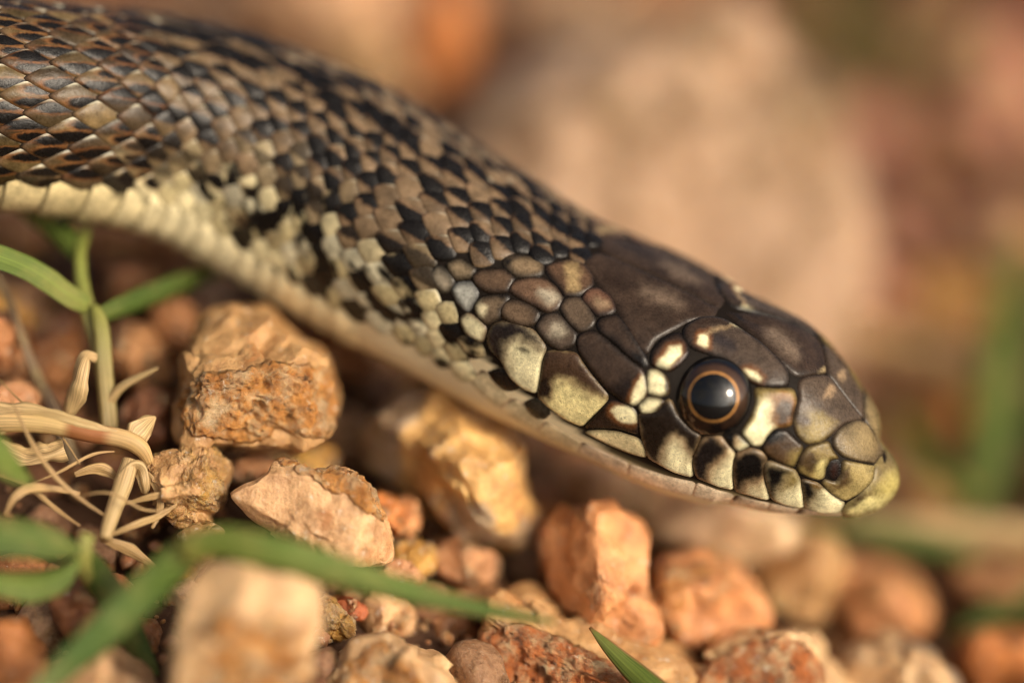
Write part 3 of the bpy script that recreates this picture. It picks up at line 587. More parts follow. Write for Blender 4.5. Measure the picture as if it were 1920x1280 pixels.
BUMPS = []    # (s, a, ds, da, height)
def surf(s, a, off=0.0):
    s = np.asarray(s, float); a = np.asarray(a, float)
    def I(v): return np.stack([np.interp(s, ss, v[:, i]) for i in range(3)], -1)
    c, U, S = I(Cn), I(Un), I(Sn); h = np.interp(s, ss, H); wd = np.interp(s, ss, Wd); ex = np.interp(s, ss, EXPO)
    sa, ca = np.sin(a), np.cos(a); ex = ex+smooth01(-ca, 0, .35)*(.6*smooth01(s, .35, 1.4)*(1-.7*smooth01(s, 5.4, 6.6))+.7*smooth01(s, 2.4, 3.2)*smooth01(-s, -7.2, -5.8)); rr = (np.abs(sa)**ex+np.abs(ca)**ex)**(-1/ex)
    f = np.ones_like(rr)
    for bs, ba, ds_, da_, bh in BUMPS: f = f+bh*np.exp(-((s-bs)/ds_)**2-((np.abs(a)-ba)/da_)**2)
    f = f*rr
    p = c+U*(h*ca*f)[..., None]+S*(wd*sa*f)[..., None]
    return p
def surfn(s, a):
    e1, e2 = 2e-3, 4e-3
    du = surf(np.minimum(s+e1, SL), a)-surf(np.maximum(s-e1, 1e-4), a); dv = surf(s, a+e2)-surf(s, a-e2)
    n = np.cross(du, dv); n /= np.maximum(np.linalg.norm(n, axis=-1), 1e-12)[..., None]
    c = np.stack([np.interp(s, ss, Cn[:, i]) for i in range(3)], -1); out = ((surf(s, a)-c)*n).sum(-1)
    return n*np.sign(out)[..., None]
def build_lut():
    global LS, LA, LP
    gs, ga = np.meshgrid(np.r_[np.linspace(.02, 1, 60)**1.6*.5, np.linspace(.5, 10.5, 520)], np.radians(np.linspace(-40, 160, 260)), indexing='ij')
    LS, LA = gs.ravel(), ga.ravel(); p = surf(LS, LA); n = surfn(LS, LA); fc = ((CAMP-p)*n).sum(1) > 0
    LP = PX(p); LP[~fc] = 1e6
build_lut()
def inv(pts):
    """photo pixels -> (s,a) on the near side of the snake"""
    out = []
    for p in np.asarray(pts, float):
        i = np.argmin(((LP-p)**2).sum(1)); s, a = LS[i], LA[i]
        for _ in range(3):
            b = PX(surf(np.array([s]), np.array([a])))[0]; js = (PX(surf(np.array([s+.004]), np.array([a])))[0]-b)/.004; ja = (PX(surf(np.array([s]), np.array([a+.01])))[0]-b)/.01
            M = np.stack([js, ja], 1)
            if abs(np.linalg.det(M)) < 2000: break
            dl = np.linalg.solve(M, p-b); s = max(s+np.clip(dl[0], -.05, .05), .005); a = a+np.clip(dl[1], -.06, .06)
        out.append((s, a))
    return np.array(out)
Z1 = lambda pts: [(1180+x/2.783, 540+y/2.783) for x, y in pts]
Z2 = lambda pts: [(800+x/2.783, 440+y/2.783) for x, y in pts]
Z3 = lambda pts: [(1240+x/8., 560+y/8.) for x, y in pts]
EYE_PX = (1337, 741)
eye_sa = inv([EYE_PX])[0]
BUMPS += [(eye_sa[0]-.02, eye_sa[1]-R(38), .34, R(17), .035), (eye_sa[0]-.50, eye_sa[1]-R(3), .22, R(20), -.05), (eye_sa[0], eye_sa[1], .26, R(22), -.045)]
build_lut()
BR, BRD = (.034, .021, .014), (.019, .011, .007)        # brown plates
BLK = (.006, .005, .0045); CREAM = (.76, .70, .43); OLV = (.21, .155, .05); RUST = (.20, .075, .022); YEL = (.60, .48, .12); JAW = (.74, .61, .43)

snake = tag(empty('snake', tuple(P(1300, 760, .5)*np.array([1, 1, 0]))), 'dark brown snake with cream lips and round eye, stretched over the stones', 'snake')
PAR = []
def own(o): PAR.append(o); return o
def paint(px, r, spec, seed):
    """colour of every vertex: base, dark margin, then patches with soft, slightly ragged borders"""
    n = len(px); jig = np.stack([nz(px, .055, 4, seed), nz(px, .055, 4, seed+31)], 1)*spec.get('jig', 7)
    q = px+jig; c = np.tile(np.array(spec['base'], float), (n, 1))
    c = c*(1+.22*nz(px, .03, 3, seed+7))[:, None]
    for pt in spec.get('patch', ()):
        sd_ = poly_sd(q, pt[0]); soft = pt[2]; k = np.clip(.5-sd_/soft, 0, 1); k = k*k*(3-2*k)
        if len(pt) > 3:      # coloured fringe round the patch
            kf = np.clip(.5-(sd_-soft*.8)/(soft*1.3), 0, 1)[:, None]; c = c*(1-kf*.75)+np.array(pt[3])*kf*.75
        c = c*(1-k[:, None])+np.array(pt[1])*k[:, None]
    ew = spec.get('ew', .12); m = smooth01(r, 1-ew, 1.0)[:, None]*spec.get('es', 1.0); c = c*(1-m)+np.array(spec.get('edge', BLK))*m
    return np.clip(c, .003, 1)
def cut_corners(p, f):
    p = np.asarray(p, float); q = np.roll(p, -1, 0); L = np.linalg.norm(q-p, axis=1)[:, None]; f = np.minimum(f, .016/np.maximum(L, 1e-6))
    return np.stack([p*(1-f)+q*f, p*f+q*(1-f)], 1).reshape(-1, 2)
def plate(name, sa, h, spec, seed, label=None, sides=(1, -1), inset=-.0105, round_=2, polar=False, sink=.006, wb=.045):
    sa = np.asarray(sa, float)
    if polar: q = np.stack([sa[:, 0]*np.sin(sa[:, 1]), sa[:, 0]*np.cos(sa[:, 1])], 1); Rm = 1
    else: Rm = .62; q = np.stack([sa[:, 0], sa[:, 1]*Rm], 1)
    q = cut_corners(q, .16)
    if round_ > 1: q = cut_corners(q, .22)
    q = resample(q, max(36, int(np.linalg.norm(q-np.roll(q, 1, 0), axis=1).sum()/.022)))
    if ((q[:, 0]*np.roll(q[:, 1], -1)-q[:, 1]*np.roll(q[:, 0], -1)).sum()) < 0: q = q[::-1]
    tg = np.roll(q, -1, 0)-np.roll(q, 1, 0); tg /= np.linalg.norm(tg, axis=1)[:, None]; nin = np.stack([-tg[:, 1], tg[:, 0]], 1)
    q = q+nin*inset; nb = len(q); area = abs((q[:, 0]*np.roll(q[:, 1], -1)-q[:, 1]*np.roll(q[:, 0], -1)).sum())/2
    g = max(.013, math.sqrt(area/1500)); pts = [q]
    for dd in (.006, .013, .022):
        c = q+nin*dd; k = poly_sd(c, q) < -dd*.85; pts.append(c[k])
    lo, hi = q.min(0), q.max(0); X, Y = np.meshgrid(np.arange(lo[0], hi[0], g), np.arange(lo[1], hi[1], g*.866)); X[1::2] += g/2
    c = np.stack([X.ravel(), Y.ravel()], 1); c = c[poly_sd(c, q) < -.022-g*.5]; pts.append(c); pts = np.vstack(pts)
    out = delaunay_2d_cdt([Vector(v) for v in pts], [(i, (i+1) % nb) for i in range(nb)], [list(range(nb))], 1, 1e-7)
    pts = np.array([v[:] for v in out[0]]); F = [tuple(f) for f in out[2]]
    dist = np.maximum(-poly_sd(pts, q), 0)
    if polar: S_ = np.hypot(pts[:, 0], pts[:, 1]); A_ = np.arctan2(pts[:, 0], pts[:, 1]); S_ = np.maximum(S_, .004)
    else: S_, A_ = pts[:, 0], pts[:, 1]/Rm
    off = h*.42*(1-(1-np.minimum(dist/wb, 1))**2.2)-sink*(1-smooth01(dist, 0, .02))
    px = PX(surf(S_, A_)); cols = paint(px, 1-dist/.42, spec, seed)
    for sgn in sides:
        V = surf(S_, A_*sgn)+surfn(S_, A_*sgn)*off[:, None]
        f0 = F[len(F)//2]; nn = np.cross(V[f0[1]]-V[f0[0]], V[f0[2]]-V[f0[0]]); flip = (nn*surfn(S_[[f0[0]]], A_[[f0[0]]]*sgn)[0]).sum() < 0
        o = own(mesh_obj(name, V, [f[::-1] for f in F] if flip else F, M_SCALE, snake, cols=cols))
        if label: o['label'] = label
    if polar: b_ = (np.hypot(q[:, 0], q[:, 1]), np.arctan2(q[:, 0], q[:, 1]))
    else: b_ = (q[:, 0], q[:, 1]/Rm)
    HEADPOLY.append(np.stack([b_[0], np.abs(b_[1])*.62], 1))
HEADPOLY = []
def ell(cx, cy, rx, ry, rot=0, n=20):
    t = np.linspace(0, 2*math.pi, n, endpoint=False); x, y = rx*np.cos(t), ry*np.sin(t); r_ = R(rot)
    return [(cx+a*math.cos(r_)-b*math.sin(r_), cy+a*math.sin(r_)+b*math.cos(r_)) for a, b in zip(x, y)]
def mid(half):
    """near half of a plate across the midline: close it with its mirror image"""
    return np.vstack([half, [(s, -a) for s, a in half[::-1]]])
W_ = 8
# crown plates
par = inv([(1085,480),(1112,468),(1150,474)]); parf = inv([(1352,572),(1338,597),(1295,600),(1272,614),(1228,638),(1215,668),(1195,655),(1165,602),(1148,565),(1118,530),(1095,503)])
sfr = inv([(1345,560)])[0][0]; sback = inv([(1110,466)])[0][0]
plate('head_plate', np.vstack([[(sfr, .0), (sfr+.35, 0.0), (sfr+.7, 0.0), (sback-.05, .02), (sback+.02, R(18))], inv([(1085,482),(1095,503),(1118,530),(1148,565),(1165,602),(1195,655),(1213,666),(1228,638),(1272,614),(1295,600),(1338,597),(1350,574)])]), .035,
      dict(base=BR, ew=.10, edge=(.02,.013,.009), patch=[(ell(1150,530,22,10,35),BRD,26),(ell(1220,505,60,5,22),(.045,.028,.018),12),(ell(1240,560,40,10,20),(.135,.095,.066),40)]), 1, 'large smooth brown crown plate')
fr = inv(Z1([(470,100),(540,160),(620,230),(740,340),(800,405),(870,465),(950,452)])); sf0 = inv(Z1([(1030,440)]))[0][0]
plate('head_plate', mid(np.vstack([[(sfr-.01, 0.0)], fr, [(sf0, 0.0)]])), .035, dict(base=BR, ew=.12, edge=(.02,.013,.009), patch=[(Z1([(480,100),(520,90),(600,180),(560,190)]),BLK,20),(ell(*Z1([(1005,435)])[0],8,6,0),(.5,.38,.2),10),(ell(*Z1([(800,300)])[0],40,14,40),(.14,.10,.07),30)]), 2, sides=(1,))
plate('head_plate', inv(Z3([(310,460),(420,360),(560,285),(720,268),(880,290),(1010,345),(1190,455),(1500,660),(1750,900),(1910,1110),(1915,1260),(1880,1330),(1700,1345),(1500,1330),(1350,1265),(1200,1130),(1060,1020),(900,920),(700,830),(480,760),(330,640)])), .055,
      dict(base=(.065,.046,.034), ew=.13, jig=4, patch=[(Z3([(300,480),(480,330),(760,270),(1000,360),(1000,440),(620,470),(520,700),(330,640)]),(.03,.018,.012),22),(ell(*Z3([(930,680)])[0],26,12,32),(.028,.022,.022),24),
        (Z3([(560,560),(680,540),(690,740),(530,700)]),CREAM,8,RUST),(Z3([(620,540),(800,470),(1030,430),(1100,390),(1200,460),(1050,470),(800,510),(680,580)]),(.26,.18,.10),9),(Z3([(1020,410),(1090,385),(1200,460),(1100,470)]),CREAM,8),
        (Z3([(1230,1080),(1330,1080),(1500,1190),(1480,1260),(1330,1210)]),CREAM,9,RUST)]), 3, 'dark brow plate with cream flecks over the eye')
spf = inv(Z1([(1200,665)]))[0]; s_pf0 = sf0; s_pf1 = inv(Z1([(1225,682)]))[0][0]
plate('head_plate', np.vstack([[(s_pf1, 0.0), ((s_pf0+s_pf1)/2, 0.0), (s_pf0-.01, 0.0)], inv(Z1([(960,455),(905,465),(878,495),(882,570),(862,650),(850,700),(870,770),(925,820),(1000,808),(1050,772),(1120,712)]))]), .035,
      dict(base=(.072,.050,.034), ew=.10, edge=(.02,.013,.009), patch=[(Z1([(850,690),(960,640),(1060,700),(1000,810),(920,815)]),OLV,30),(ell(*Z1([(1035,550)])[0],14,6,-45),(.28,.19,.11),12),(ell(*Z1([(900,690)])[0],14,14),(.04,.022,.012),16)]), 4)
sin1 = inv(Z1([(1330,848)]))[0][0]
plate('head_plate', np.vstack([[(s_pf1-.01, 0.0), (s_pf1*.6+sin1*.4, 0.0), (sin1, 0.0)], inv(Z1([(1310,880),(1283,918),(1200,905),(1110,880),(1062,830),(1055,785),(1095,725),(1180,684)]))]), .04,
      dict(base=(.115,.082,.043), ew=.12, edge=(.02,.014,.01), patch=[(ell(*Z1([(1190,800)])[0],34,30),(.21,.155,.075),36)]), 5)
# snout tip: one plate wrapped round the pole
rs = inv(Z1([(1322,838),(1276,915),(1264,1000),(1210,1070),(1130,1120),(1105,1165)])); rp = [(rs[0][0], 0.0)]+list(rs[0:])+[(rs[-1][0]*1.0, R(150))]
plate('rostral_plate', mid(np.array(rp)), .035, dict(base=(.22,.175,.07), ew=.05, es=.6, edge=(.08,.06,.03), patch=[(Z1([(1330,840),(1420,850),(1420,930),(1330,950),(1280,1030),(1270,960)]),(.15,.11,.045),26),(Z1([(1120,1160),(1200,1110),(1290,1075),(1360,1080),(1300,1130),(1180,1175)]),(.62,.54,.24),20),(Z1([(1180,1080),(1260,1050),(1200,1110),(1130,1160)]),(.05,.03,.015),14),(ell(*Z1([(1360,1030)])[0],26,14,-50),(.40,.33,.11),40)]), 6, 'yellowish snout tip plate', sides=(1,), polar=True, inset=-.01)
# side of the head
def side(zf, poly, spec, seed, h=.045, name='head_plate', label=None, **k): plate(name, inv(zf(poly)), h, spec, seed, label, **k)
D = dict
side(Z1, [(645,520),(760,522),(862,522),(877,590),(855,655),(848,720),(800,728),(755,735),(720,770),(690,825),(640,825),(580,755),(640,660),(662,590)],
     D(base=OLV, ew=.10, edge=(.03,.018,.01), patch=[(Z1([(670,580),(740,590),(745,690),(770,720),(690,825),(640,825),(585,755),(650,680)]),CREAM,14),(ell(*Z1([(800,640)])[0],17,22),(.03,.016,.008),16,RUST)]), 7)
side(Z1, [(690,825),(720,770),(768,735),(820,737),(862,780),(915,825),(882,890),(862,938),(790,915),(730,885),(695,852)],
     D(base=(.055,.030,.013), ew=.12, patch=[(Z1([(840,860),(905,825),(870,930),(830,915)]),OLV,26),(ell(*Z1([(755,770)])[0],20,14,-30),BLK,18)]), 8)
side(Z1, [(872,930),(890,870),(925,828),(1000,802),(1042,795),(1062,845),(1098,888),(1050,895),(1025,940),(1018,990),(985,1003),(930,985),(880,960)],
     D(base=(.20,.145,.05), ew=.12, edge=(.02,.012,.007), patch=[(ell(*Z1([(1000,940)])[0],12,18),(.50,.42,.17),16),(ell(*Z1([(930,900)])[0],18,18),(.06,.036,.014),18)]), 9)
side(Z1, [(1112,892),(1200,910),(1282,924),(1272,1000),(1208,1065),(1125,1110),(1060,1075),(1000,1015),(1022,992),(1075,1012),(1108,965)],
     D(base=(.28,.215,.085), ew=.10, edge=(.02,.012,.007), patch=[(Z1([(1000,1010),(1075,1012),(1110,960),(1130,900),(1150,980),(1100,1060)]),(.07,.04,.016),18)]), 10)
side(Z1, [(1035,905),(1090,888),(1113,930),(1105,985),(1075,1010),(1035,990),(1028,945)], D(base=(.055,.014,.006), ew=.25, edge=BLK), 11, h=.003, name='nostril', label='dark red nostril', sink=.0, inset=.0)
lips = [
 ([(895,990),(985,1012),(1040,1060),(1122,1115),(1100,1162),(1000,1163),(916,1143),(905,1060)], [(Z1([(895,990),(960,1005),(965,1060),(930,1120),(905,1060)]),BLK,16,(.12,.06,.02)),(ell(*Z1([(975,1020)])[0],14,6,35),(.10,.06,.02),12)]),
 ([(702,905),(745,900),(840,935),(870,950),(893,1000),(905,1080),(914,1142),(820,1128),(742,1100),(717,1030),(700,960)], [(Z1([(700,900),(850,935),(800,1000),(760,1040),(745,1090),(715,1030)]),BLK,22,(.12,.06,.02)),(Z1([(840,940),(880,960),(895,1010),(800,1040)]),OLV,26)]),
 ([(540,890),(570,850),(640,832),(700,855),(722,890),(700,925),(702,985),(720,1050),(735,1102),(650,1083),(552,1058),(540,980)], [(Z1([(535,880),(640,825),(725,880),(705,980),(620,1000),(580,1050),(545,1050)]),BLK,22,RUST)]),
 ([(330,880),(375,790),(420,762),(480,770),(518,822),(553,862),(540,900),(536,960),(545,1052),(450,1028),(352,990),(330,930)], [(Z1([(325,870),(420,755),(515,815),(480,870),(420,920),(400,1010),(345,985)]),(.012,.009,.008),18,RUST)]),
 ([(45,655),(95,650),(150,638),(190,585),(215,575),(260,670),(330,740),(376,768),(332,870),(328,930),(334,988),(230,958),(150,915),(97,885),(60,760)], [(Z1([(40,650),(190,575),(300,700),(378,768),(335,870),(300,800),(240,745),(180,800),(150,900),(95,885)]),(.014,.009,.006),16,(.15,.06,.02))]),
]
for i, (pl, pt) in enumerate(lips): side(Z1, pl, D(base=CREAM, ew=.06, edge=(.06,.035,.015), patch=pt, jig=6), 20+i, name='lip_plate', h=.05)
side(Z1, [(492,772),(560,755),(598,790),(632,823),(570,853),(532,830)], D(base=CREAM, ew=.12, patch=[(Z1([(490,770),(560,755),(540,835),(520,830)]),BLK,10,RUST)]), 26)
side(Z1, [(110,335),(160,272),(220,238),(265,230),(302,290),(320,340),(268,402),(215,438),(160,425),(108,400)], D(base=(.03,.017,.011), ew=.15, jig=3, patch=[(Z1([(215,310),(270,305),(265,350),(200,430),(140,415),(150,385)]),CREAM,9,RUST)]), 27)
side(Z1, [(95,425),(140,422),(182,450),(207,490),(210,555),(150,568),(92,550),(87,490)], D(base=CREAM, ew=.12, edge=(.04,.025,.012), patch=[(Z1([(180,440),(225,470),(225,560),(185,565)]),(.03,.018,.01),10)]), 28)
side(Z1, [(42,610),(90,566),(150,573),(186,590),(165,635),(120,655),(62,655)], D(base=CREAM, ew=.12, edge=(.03,.018,.01), patch=[(Z1([(165,575),(200,580),(180,660),(140,655)]),(.04,.02,.01),14)]), 29)
GLB = (.30,.26,.19)
side(Z2, [(782,545),(810,512),(870,500),(930,545),(1040,640),(1125,705),(1148,790),(1148,842),(1080,896),(1000,850),(930,790),(850,690),(795,610)], D(base=BR, ew=.11, patch=[(Z2([(930,800),(1130,710),(1160,850),(1080,900),(1000,855)]),(.014,.009,.007),26),(Z2([(1110,760),(1150,720),(1150,850),(1085,896),(1070,870)]),CREAM,10,RUST)]), 30, inset=-.016)
side(Z2, [(885,470),(900,440),(990,415),(1040,470),(1100,560),(1150,650),(1145,700),(1060,640),(980,560),(910,510)], D(base=BR, ew=.14, patch=[(Z2([(1060,600),(1150,640),(1150,710),(1080,660)]),BLK,18)]), 31, inset=-.016)
side(Z2, [(805,345),(830,290),(890,275),(960,320),(990,390),(960,415),(890,425),(850,380)], D(base=(.13,.065,.04), ew=.16, patch=[(ell(*Z2([(910,370)])[0],18,10,20),(.22,.15,.09),20)]), 32, inset=-.016)
side(Z2, [(690,375),(730,330),(800,325),(850,390),(885,450),(860,490),(800,510),(740,460)], D(base=(.095,.066,.043), ew=.13), 33, inset=-.016)
side(Z2, [(570,470),(610,420),(680,405),(730,460),(785,520),(770,580),(700,605),(650,580),(590,520)], D(base=(.085,.06,.042), ew=.15, patch=[(ell(*Z2([(690,500)])[0],16,12,20),GLB,22)]), 34, inset=-.016)
side(Z2, [(425,290),(450,245),(530,225),(620,230),(690,290),(712,335),(690,385),(640,410),(560,370),(470,320)], D(base=(.12,.07,.042), ew=.13, patch=[(ell(*Z2([(640,330)])[0],20,12,20),GLB,22)]), 35, inset=-.016)
side(Z2, [(610,170),(680,145),(760,130),(830,160),(870,220),(870,270),(800,318),(720,320),(690,270),(640,220)], D(base=(.085,.048,.028), ew=.14, patch=[(Z2([(720,160),(790,150),(800,300),(740,310)]),(.30,.21,.10),18)]), 36, inset=-.016)
side(Z2, [(385,390),(410,345),(470,340),(550,375),(590,410),(570,465),(520,480),(450,465),(395,430)], D(base=(.10,.066,.04), ew=.14), 37, inset=-.016)
side(Z2, [(245,370),(290,325),(420,310),(430,340),(390,390),(380,440),(310,470),(270,430)], D(base=(.12,.085,.053), ew=.14, patch=[(ell(*Z2([(285,390)])[0],12,14,0),(.5,.44,.28),16),(Z2([(360,310),(440,310),(430,350)]),BLK,12)]), 38, inset=-.016)
side(Z2, [(235,215),(290,185),(400,180),(460,225),(440,265),(420,300),(330,305),(255,265)], D(base=(.10,.062,.037), ew=.15), 39, inset=-.016)
side(Z2, [(395,130),(440,105),(560,120),(612,160),(605,210),(520,225),(460,215),(405,170)], D(base=(.17,.12,.07), ew=.15, patch=[(Z2([(395,130),(480,105),(430,190)]),BLK,18)]), 40, inset=-.016)
side(Z2, [(130,280),(170,250),(240,250),(270,310),(240,370),(210,405),(160,350)], D(base=(.34,.34,.30), ew=.15, edge=(.05,.05,.05)), 41, inset=-.016)
side(Z2, [(15,200),(60,160),(110,190),(145,240),(130,290),(90,305),(40,260)], D(base=(.26,.22,.16), ew=.18), 42, inset=-.016)
side(Z2, [(100,150),(170,125),(260,180),(230,230),(150,240),(115,190)], D(base=(.20,.15,.09), ew=.18), 43, inset=-.016)
side(Z2, [(175,440),(215,410),(280,450),(310,490),(290,560),(210,520)], D(base=(.58,.53,.33), ew=.12, edge=(.08,.05,.03)), 44, inset=-.016)
side(Z2, [(312,540),(340,470),(400,450),(490,465),(570,505),(628,590),(600,660),(590,750),(575,830),(500,800),(430,740),(385,650),(330,600)], D(base=CREAM, ew=.06, edge=(.05,.03,.015), patch=[(Z2([(305,540),(340,460),(490,455),(640,590),(560,560),(480,520),(410,560),(400,680),(330,610)]),(.016,.011,.009),22,(.10,.055,.03)),(ell(*Z2([(505,600)])[0],10,5,30),(.07,.06,.04),12)]), 45, name='lip_plate', h=.05)
side(Z2, [(630,605),(700,605),(780,615),(850,720),(950,840),(940,870),(880,930),(810,1000),(720,960),(640,900),(580,850),(600,720),(612,640)], D(base=(.80,.70,.34), ew=.05, edge=(.05,.03,.015), patch=[(Z2([(600,600),(780,605),(950,840),(840,800),(740,730),(670,740),(640,830),(580,860)]),(.05,.028,.016),16,(.12,.06,.03)),(Z2([(590,760),(640,740),(640,830),(585,850)]),(.014,.01,.008),10)]), 46, name='lip_plate', h=.05)
side(Z2, [(955,858),(1000,870),(1085,905),(1105,960),(1108,1045),(1000,1010),(818,1008),(880,940)], D(base=(.02,.012,.008), ew=.08, jig=4, patch=[(ell(*Z2([(1035,930)])[0],25,15,25),CREAM,9,RUST)]), 47, name='lip_plate', h=.04)
side(Z2, [(815,1025),(900,1018),(1000,1025),(1110,1060),(1145,1110),(1148,1165),(1060,1140),(960,1100),(870,1055)], D(base=(.62,.52,.29), ew=.08, edge=(.08,.05,.02)), 48, name='lip_plate', h=.03, round_=1)
# lower jaw: a strip of pale shields under the mouth line
ml = np.array([(905,690),(962,744),(1023,788),(1091,827),(1181,868),(1306,903),(1378,927),(1446,942),(1500,953),(1540,957)]); bl = np.array([(880,715),(935,762),(1005,803),(1085,840),(1180,880),(1300,918),(1372,938),(1440,952),(1490,959),(1530,961)])
mls, bls = inv(ml), inv(bl-np.array([0, 2]))
for i in range(len(ml)-1):
    a0, a1, b0, b1 = mls[i], mls[i+1], bls[i], bls[i+1]; f = .97
    low = lambda z, b: (b[0], max(b[1], z[1]+R(14)))
    plate('jaw_plate', [a0, (a0+a1)/2, a1, low(a1, b1), low((a0+a1)/2, (b0+b1)/2), low(a0, b0)], .012, dict(base=JAW if i > 2 else (.58,.49,.30), ew=.05, edge=(.34,.20,.12), patch=[(ell(*ml[i], 10, 10), (.03,.018,.01), 10)] if i in (0,1,2,3,6,8) else []), 60+i, inset=-.008, sink=.004, round_=1, wb=.03)

# eye
ep, en = surf(np.array([eye_sa[0]]), np.array([eye_sa[1]]))[0], surfn(np.array([eye_sa[0]]), np.array([eye_sa[1]]))[0]
ER = .285
def eye_at(p, n, gaze):
    c = p-n*(ER*.52); z = gaze/np.linalg.norm(gaze); x = np.cross([0, 0, 1.0], z); x /= np.linalg.norm(x); y = np.cross(z, x)
    def ball(r, a0, nr, nb=64):
        V = [c+z*r]; F = []
        for i in range(1, nr+1):
            t = a0*i/nr; V += [c+r*(z*math.cos(t)+(x*math.cos(u)+y*math.sin(u))*math.sin(t)) for u in np.linspace(0, 2*math.pi, nb, endpoint=False)]
        F = [(0, 1+j, 1+(j+1) % nb) for j in range(nb)]+[(1+i*nb+j, 1+(i+1)*nb+j, 1+(i+1)*nb+(j+1) % nb, 1+i*nb+(j+1) % nb) for i in range(nr-1) for j in range(nb)]
        V = np.array(V); rel = (V-c)/r; return V, F, np.arccos(np.clip(rel@z, -1, 1)), np.arctan2(rel@y, rel@x)
    V, F, t, u = ball(ER, R(125), 60, 96); pr = math.asin(.515)
    k = t/pr; noi = nz((V-c)*1.0, 14, 4, 3); cols = np.tile(np.array((.012, .006, .0035)), (len(V), 1))*(1+1.4*np.clip(noi, -.6, 1))[:, None]
    up = np.clip(.5+.9*np.cos(u-.85), 0, 1)[:, None]        # upper front side painted paler, a reflection put into the iris colour
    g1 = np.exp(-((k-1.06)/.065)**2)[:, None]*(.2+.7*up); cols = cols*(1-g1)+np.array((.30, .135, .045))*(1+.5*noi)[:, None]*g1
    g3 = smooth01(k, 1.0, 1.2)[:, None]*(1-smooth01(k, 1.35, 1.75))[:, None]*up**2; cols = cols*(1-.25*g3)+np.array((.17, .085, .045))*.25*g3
    g2 = np.exp(-((k-1.045)/.042)**2)[:, None]*np.clip(.75+.5*noi+.25*np.sin(u*2+1), .2, 1)[:, None]; cols = cols*(1-g2)+np.array((.78, .38, .10))*g2
    cols = cols*(1-smooth01(k, 1.45, 1.8)[:, None]*.9)
    e = own(mesh_obj('eye', V, F, M_EYE, snake, cols=np.clip(cols, .003, 1)))
    V2, F2, *_ = ball(ER*1.012, pr, 16, 64); pu = mesh_obj('pupil', V2, F2, M_EYE, e, cols=np.tile((.003, .003, .003), (len(V2), 1)))
    # dark rim that seats the eye
    tv, tf = [], []; NB, NK = 72, 10; rim = ER*.99
    for i in range(NB):
        uu = 2*math.pi*i/NB; dr = x*math.cos(uu)+y*math.sin(uu); cc = c+z*(ER*.13)+dr*rim
        for j in range(NK):
            b = 2*math.pi*j/NK; tv.append(cc+.034*(dr*math.cos(b)+z*math.sin(b)))
    tf = [(i*NK+j, ((i+1) % NB)*NK+j, ((i+1) % NB)*NK+(j+1) % NK, i*NK+(j+1) % NK) for i in range(NB) for j in range(NK)]
    mesh_obj('eye_rim', tv, tf, M_SKIN, e, cols=np.tile((.008, .006, .005), (len(tv), 1)))
te = NT('snake_eye'); te.l(te.n('Attribute', attribute_name='Col').outputs['Color'], te.b.inputs['Base Color']); te.b.inputs['Roughness'].default_value = .4; te.b.inputs['Specular IOR Level'].default_value = .12
te.b.inputs['Coat Weight'].default_value = 1.0; te.b.inputs['Coat Roughness'].default_value = .01; M_EYE = te.m
vd = CAMP-ep; vd /= np.linalg.norm(vd); eye_at(ep, en, vd*.75+en*.25)
fp, fn = surf(np.array([eye_sa[0]]), np.array([-eye_sa[1]]))[0], surfn(np.array([eye_sa[0]]), np.array([-eye_sa[1]]))[0]; eye_at(fp-fn*.09, fn, fn)

# skin under the scales: one continuous body
sv = np.r_[np.linspace(.012, 1, 70)**1.7*.6, np.linspace(.6, 12, 300)[1:], np.linspace(12, SL-.01, 120)[1:]]; av = np.radians(np.linspace(-180, 180, 109)[:-1])
gs, ga = np.meshgrid(sv, av, indexing='ij'); n1, n2 = gs.shape; p = surf(gs.ravel(), ga.ravel())
tt = np.abs(ga.ravel()); cb = smooth01(tt, R(108), R(116))[:, None]; sc_ = np.array((.009, .006, .004))*(1-cb)+np.array((.55, .46, .24))*cb
om = np.argsort(mls[:, 0]); am = np.interp(gs.ravel(), np.r_[mls[om, 0], 3.6], np.r_[mls[om, 1], R(96)])-R(10)*smooth01(gs.ravel(), 1.3, 2.2)
hd = (1-smooth01(gs.ravel(), 3.4, 3.9))[:, None]; lowhead = smooth01(tt, am+R(1.5), am+R(4.5))[:, None]*hd; sc_ = sc_*(1-lowhead)+np.array((.74, .63, .40))*lowhead
F = [(i*n2+j, (i+1)*n2+j, (i+1)*n2+(j+1) % n2, i*n2+(j+1) % n2) for i in range(n1-1) for j in range(n2)]+[tuple(range(n2)), tuple((n1-1)*n2+j for j in range(n2))[::-1]]
own(mesh_obj('body', p, F, M_SKIN, snake, cols=sc_))

# body scales: 19 rows round the back, each scale its own piece, tips lifted towards the tail
sb = inv([(1080,462),(1020,452),(992,482),(935,470),(880,482),(840,480),(803,505),(820,560),(850,600),(900,650),(930,690)]); ob = np.argsort(sb[:, 1]); sbs, sba = sb[ob, 0], sb[ob, 1]
print('sb', np.round(np.stack([sbs, np.degrees(sba)],1),2).tolist())
def s_start(a): return np.interp(a, np.r_[-4, -.001, sba], np.r_[sbs[0], sbs[0], sbs])
ROW = R(9.4)
def ds_at(s): return np.interp(s, [2.6, 3.4, 4.3, 5.3, 6.3, 14, SL-4, SL], [.155, .17, .195, .225, .25, .26, .22, .12])
rn = random.Random(21)
seqs = [1.9]
while seqs[-1] < SL-.6: seqs.append(seqs[-1]+ds_at(seqs[-1]))
seqs = np.array(seqs)
BASE_A, BASE_B = np.array((.050, .033, .012)), np.array((.120, .084, .034))
LOWS = [2.4, 3.0, 3.6, 4.3, 5.0, 5.6, 6.3, 7.0]
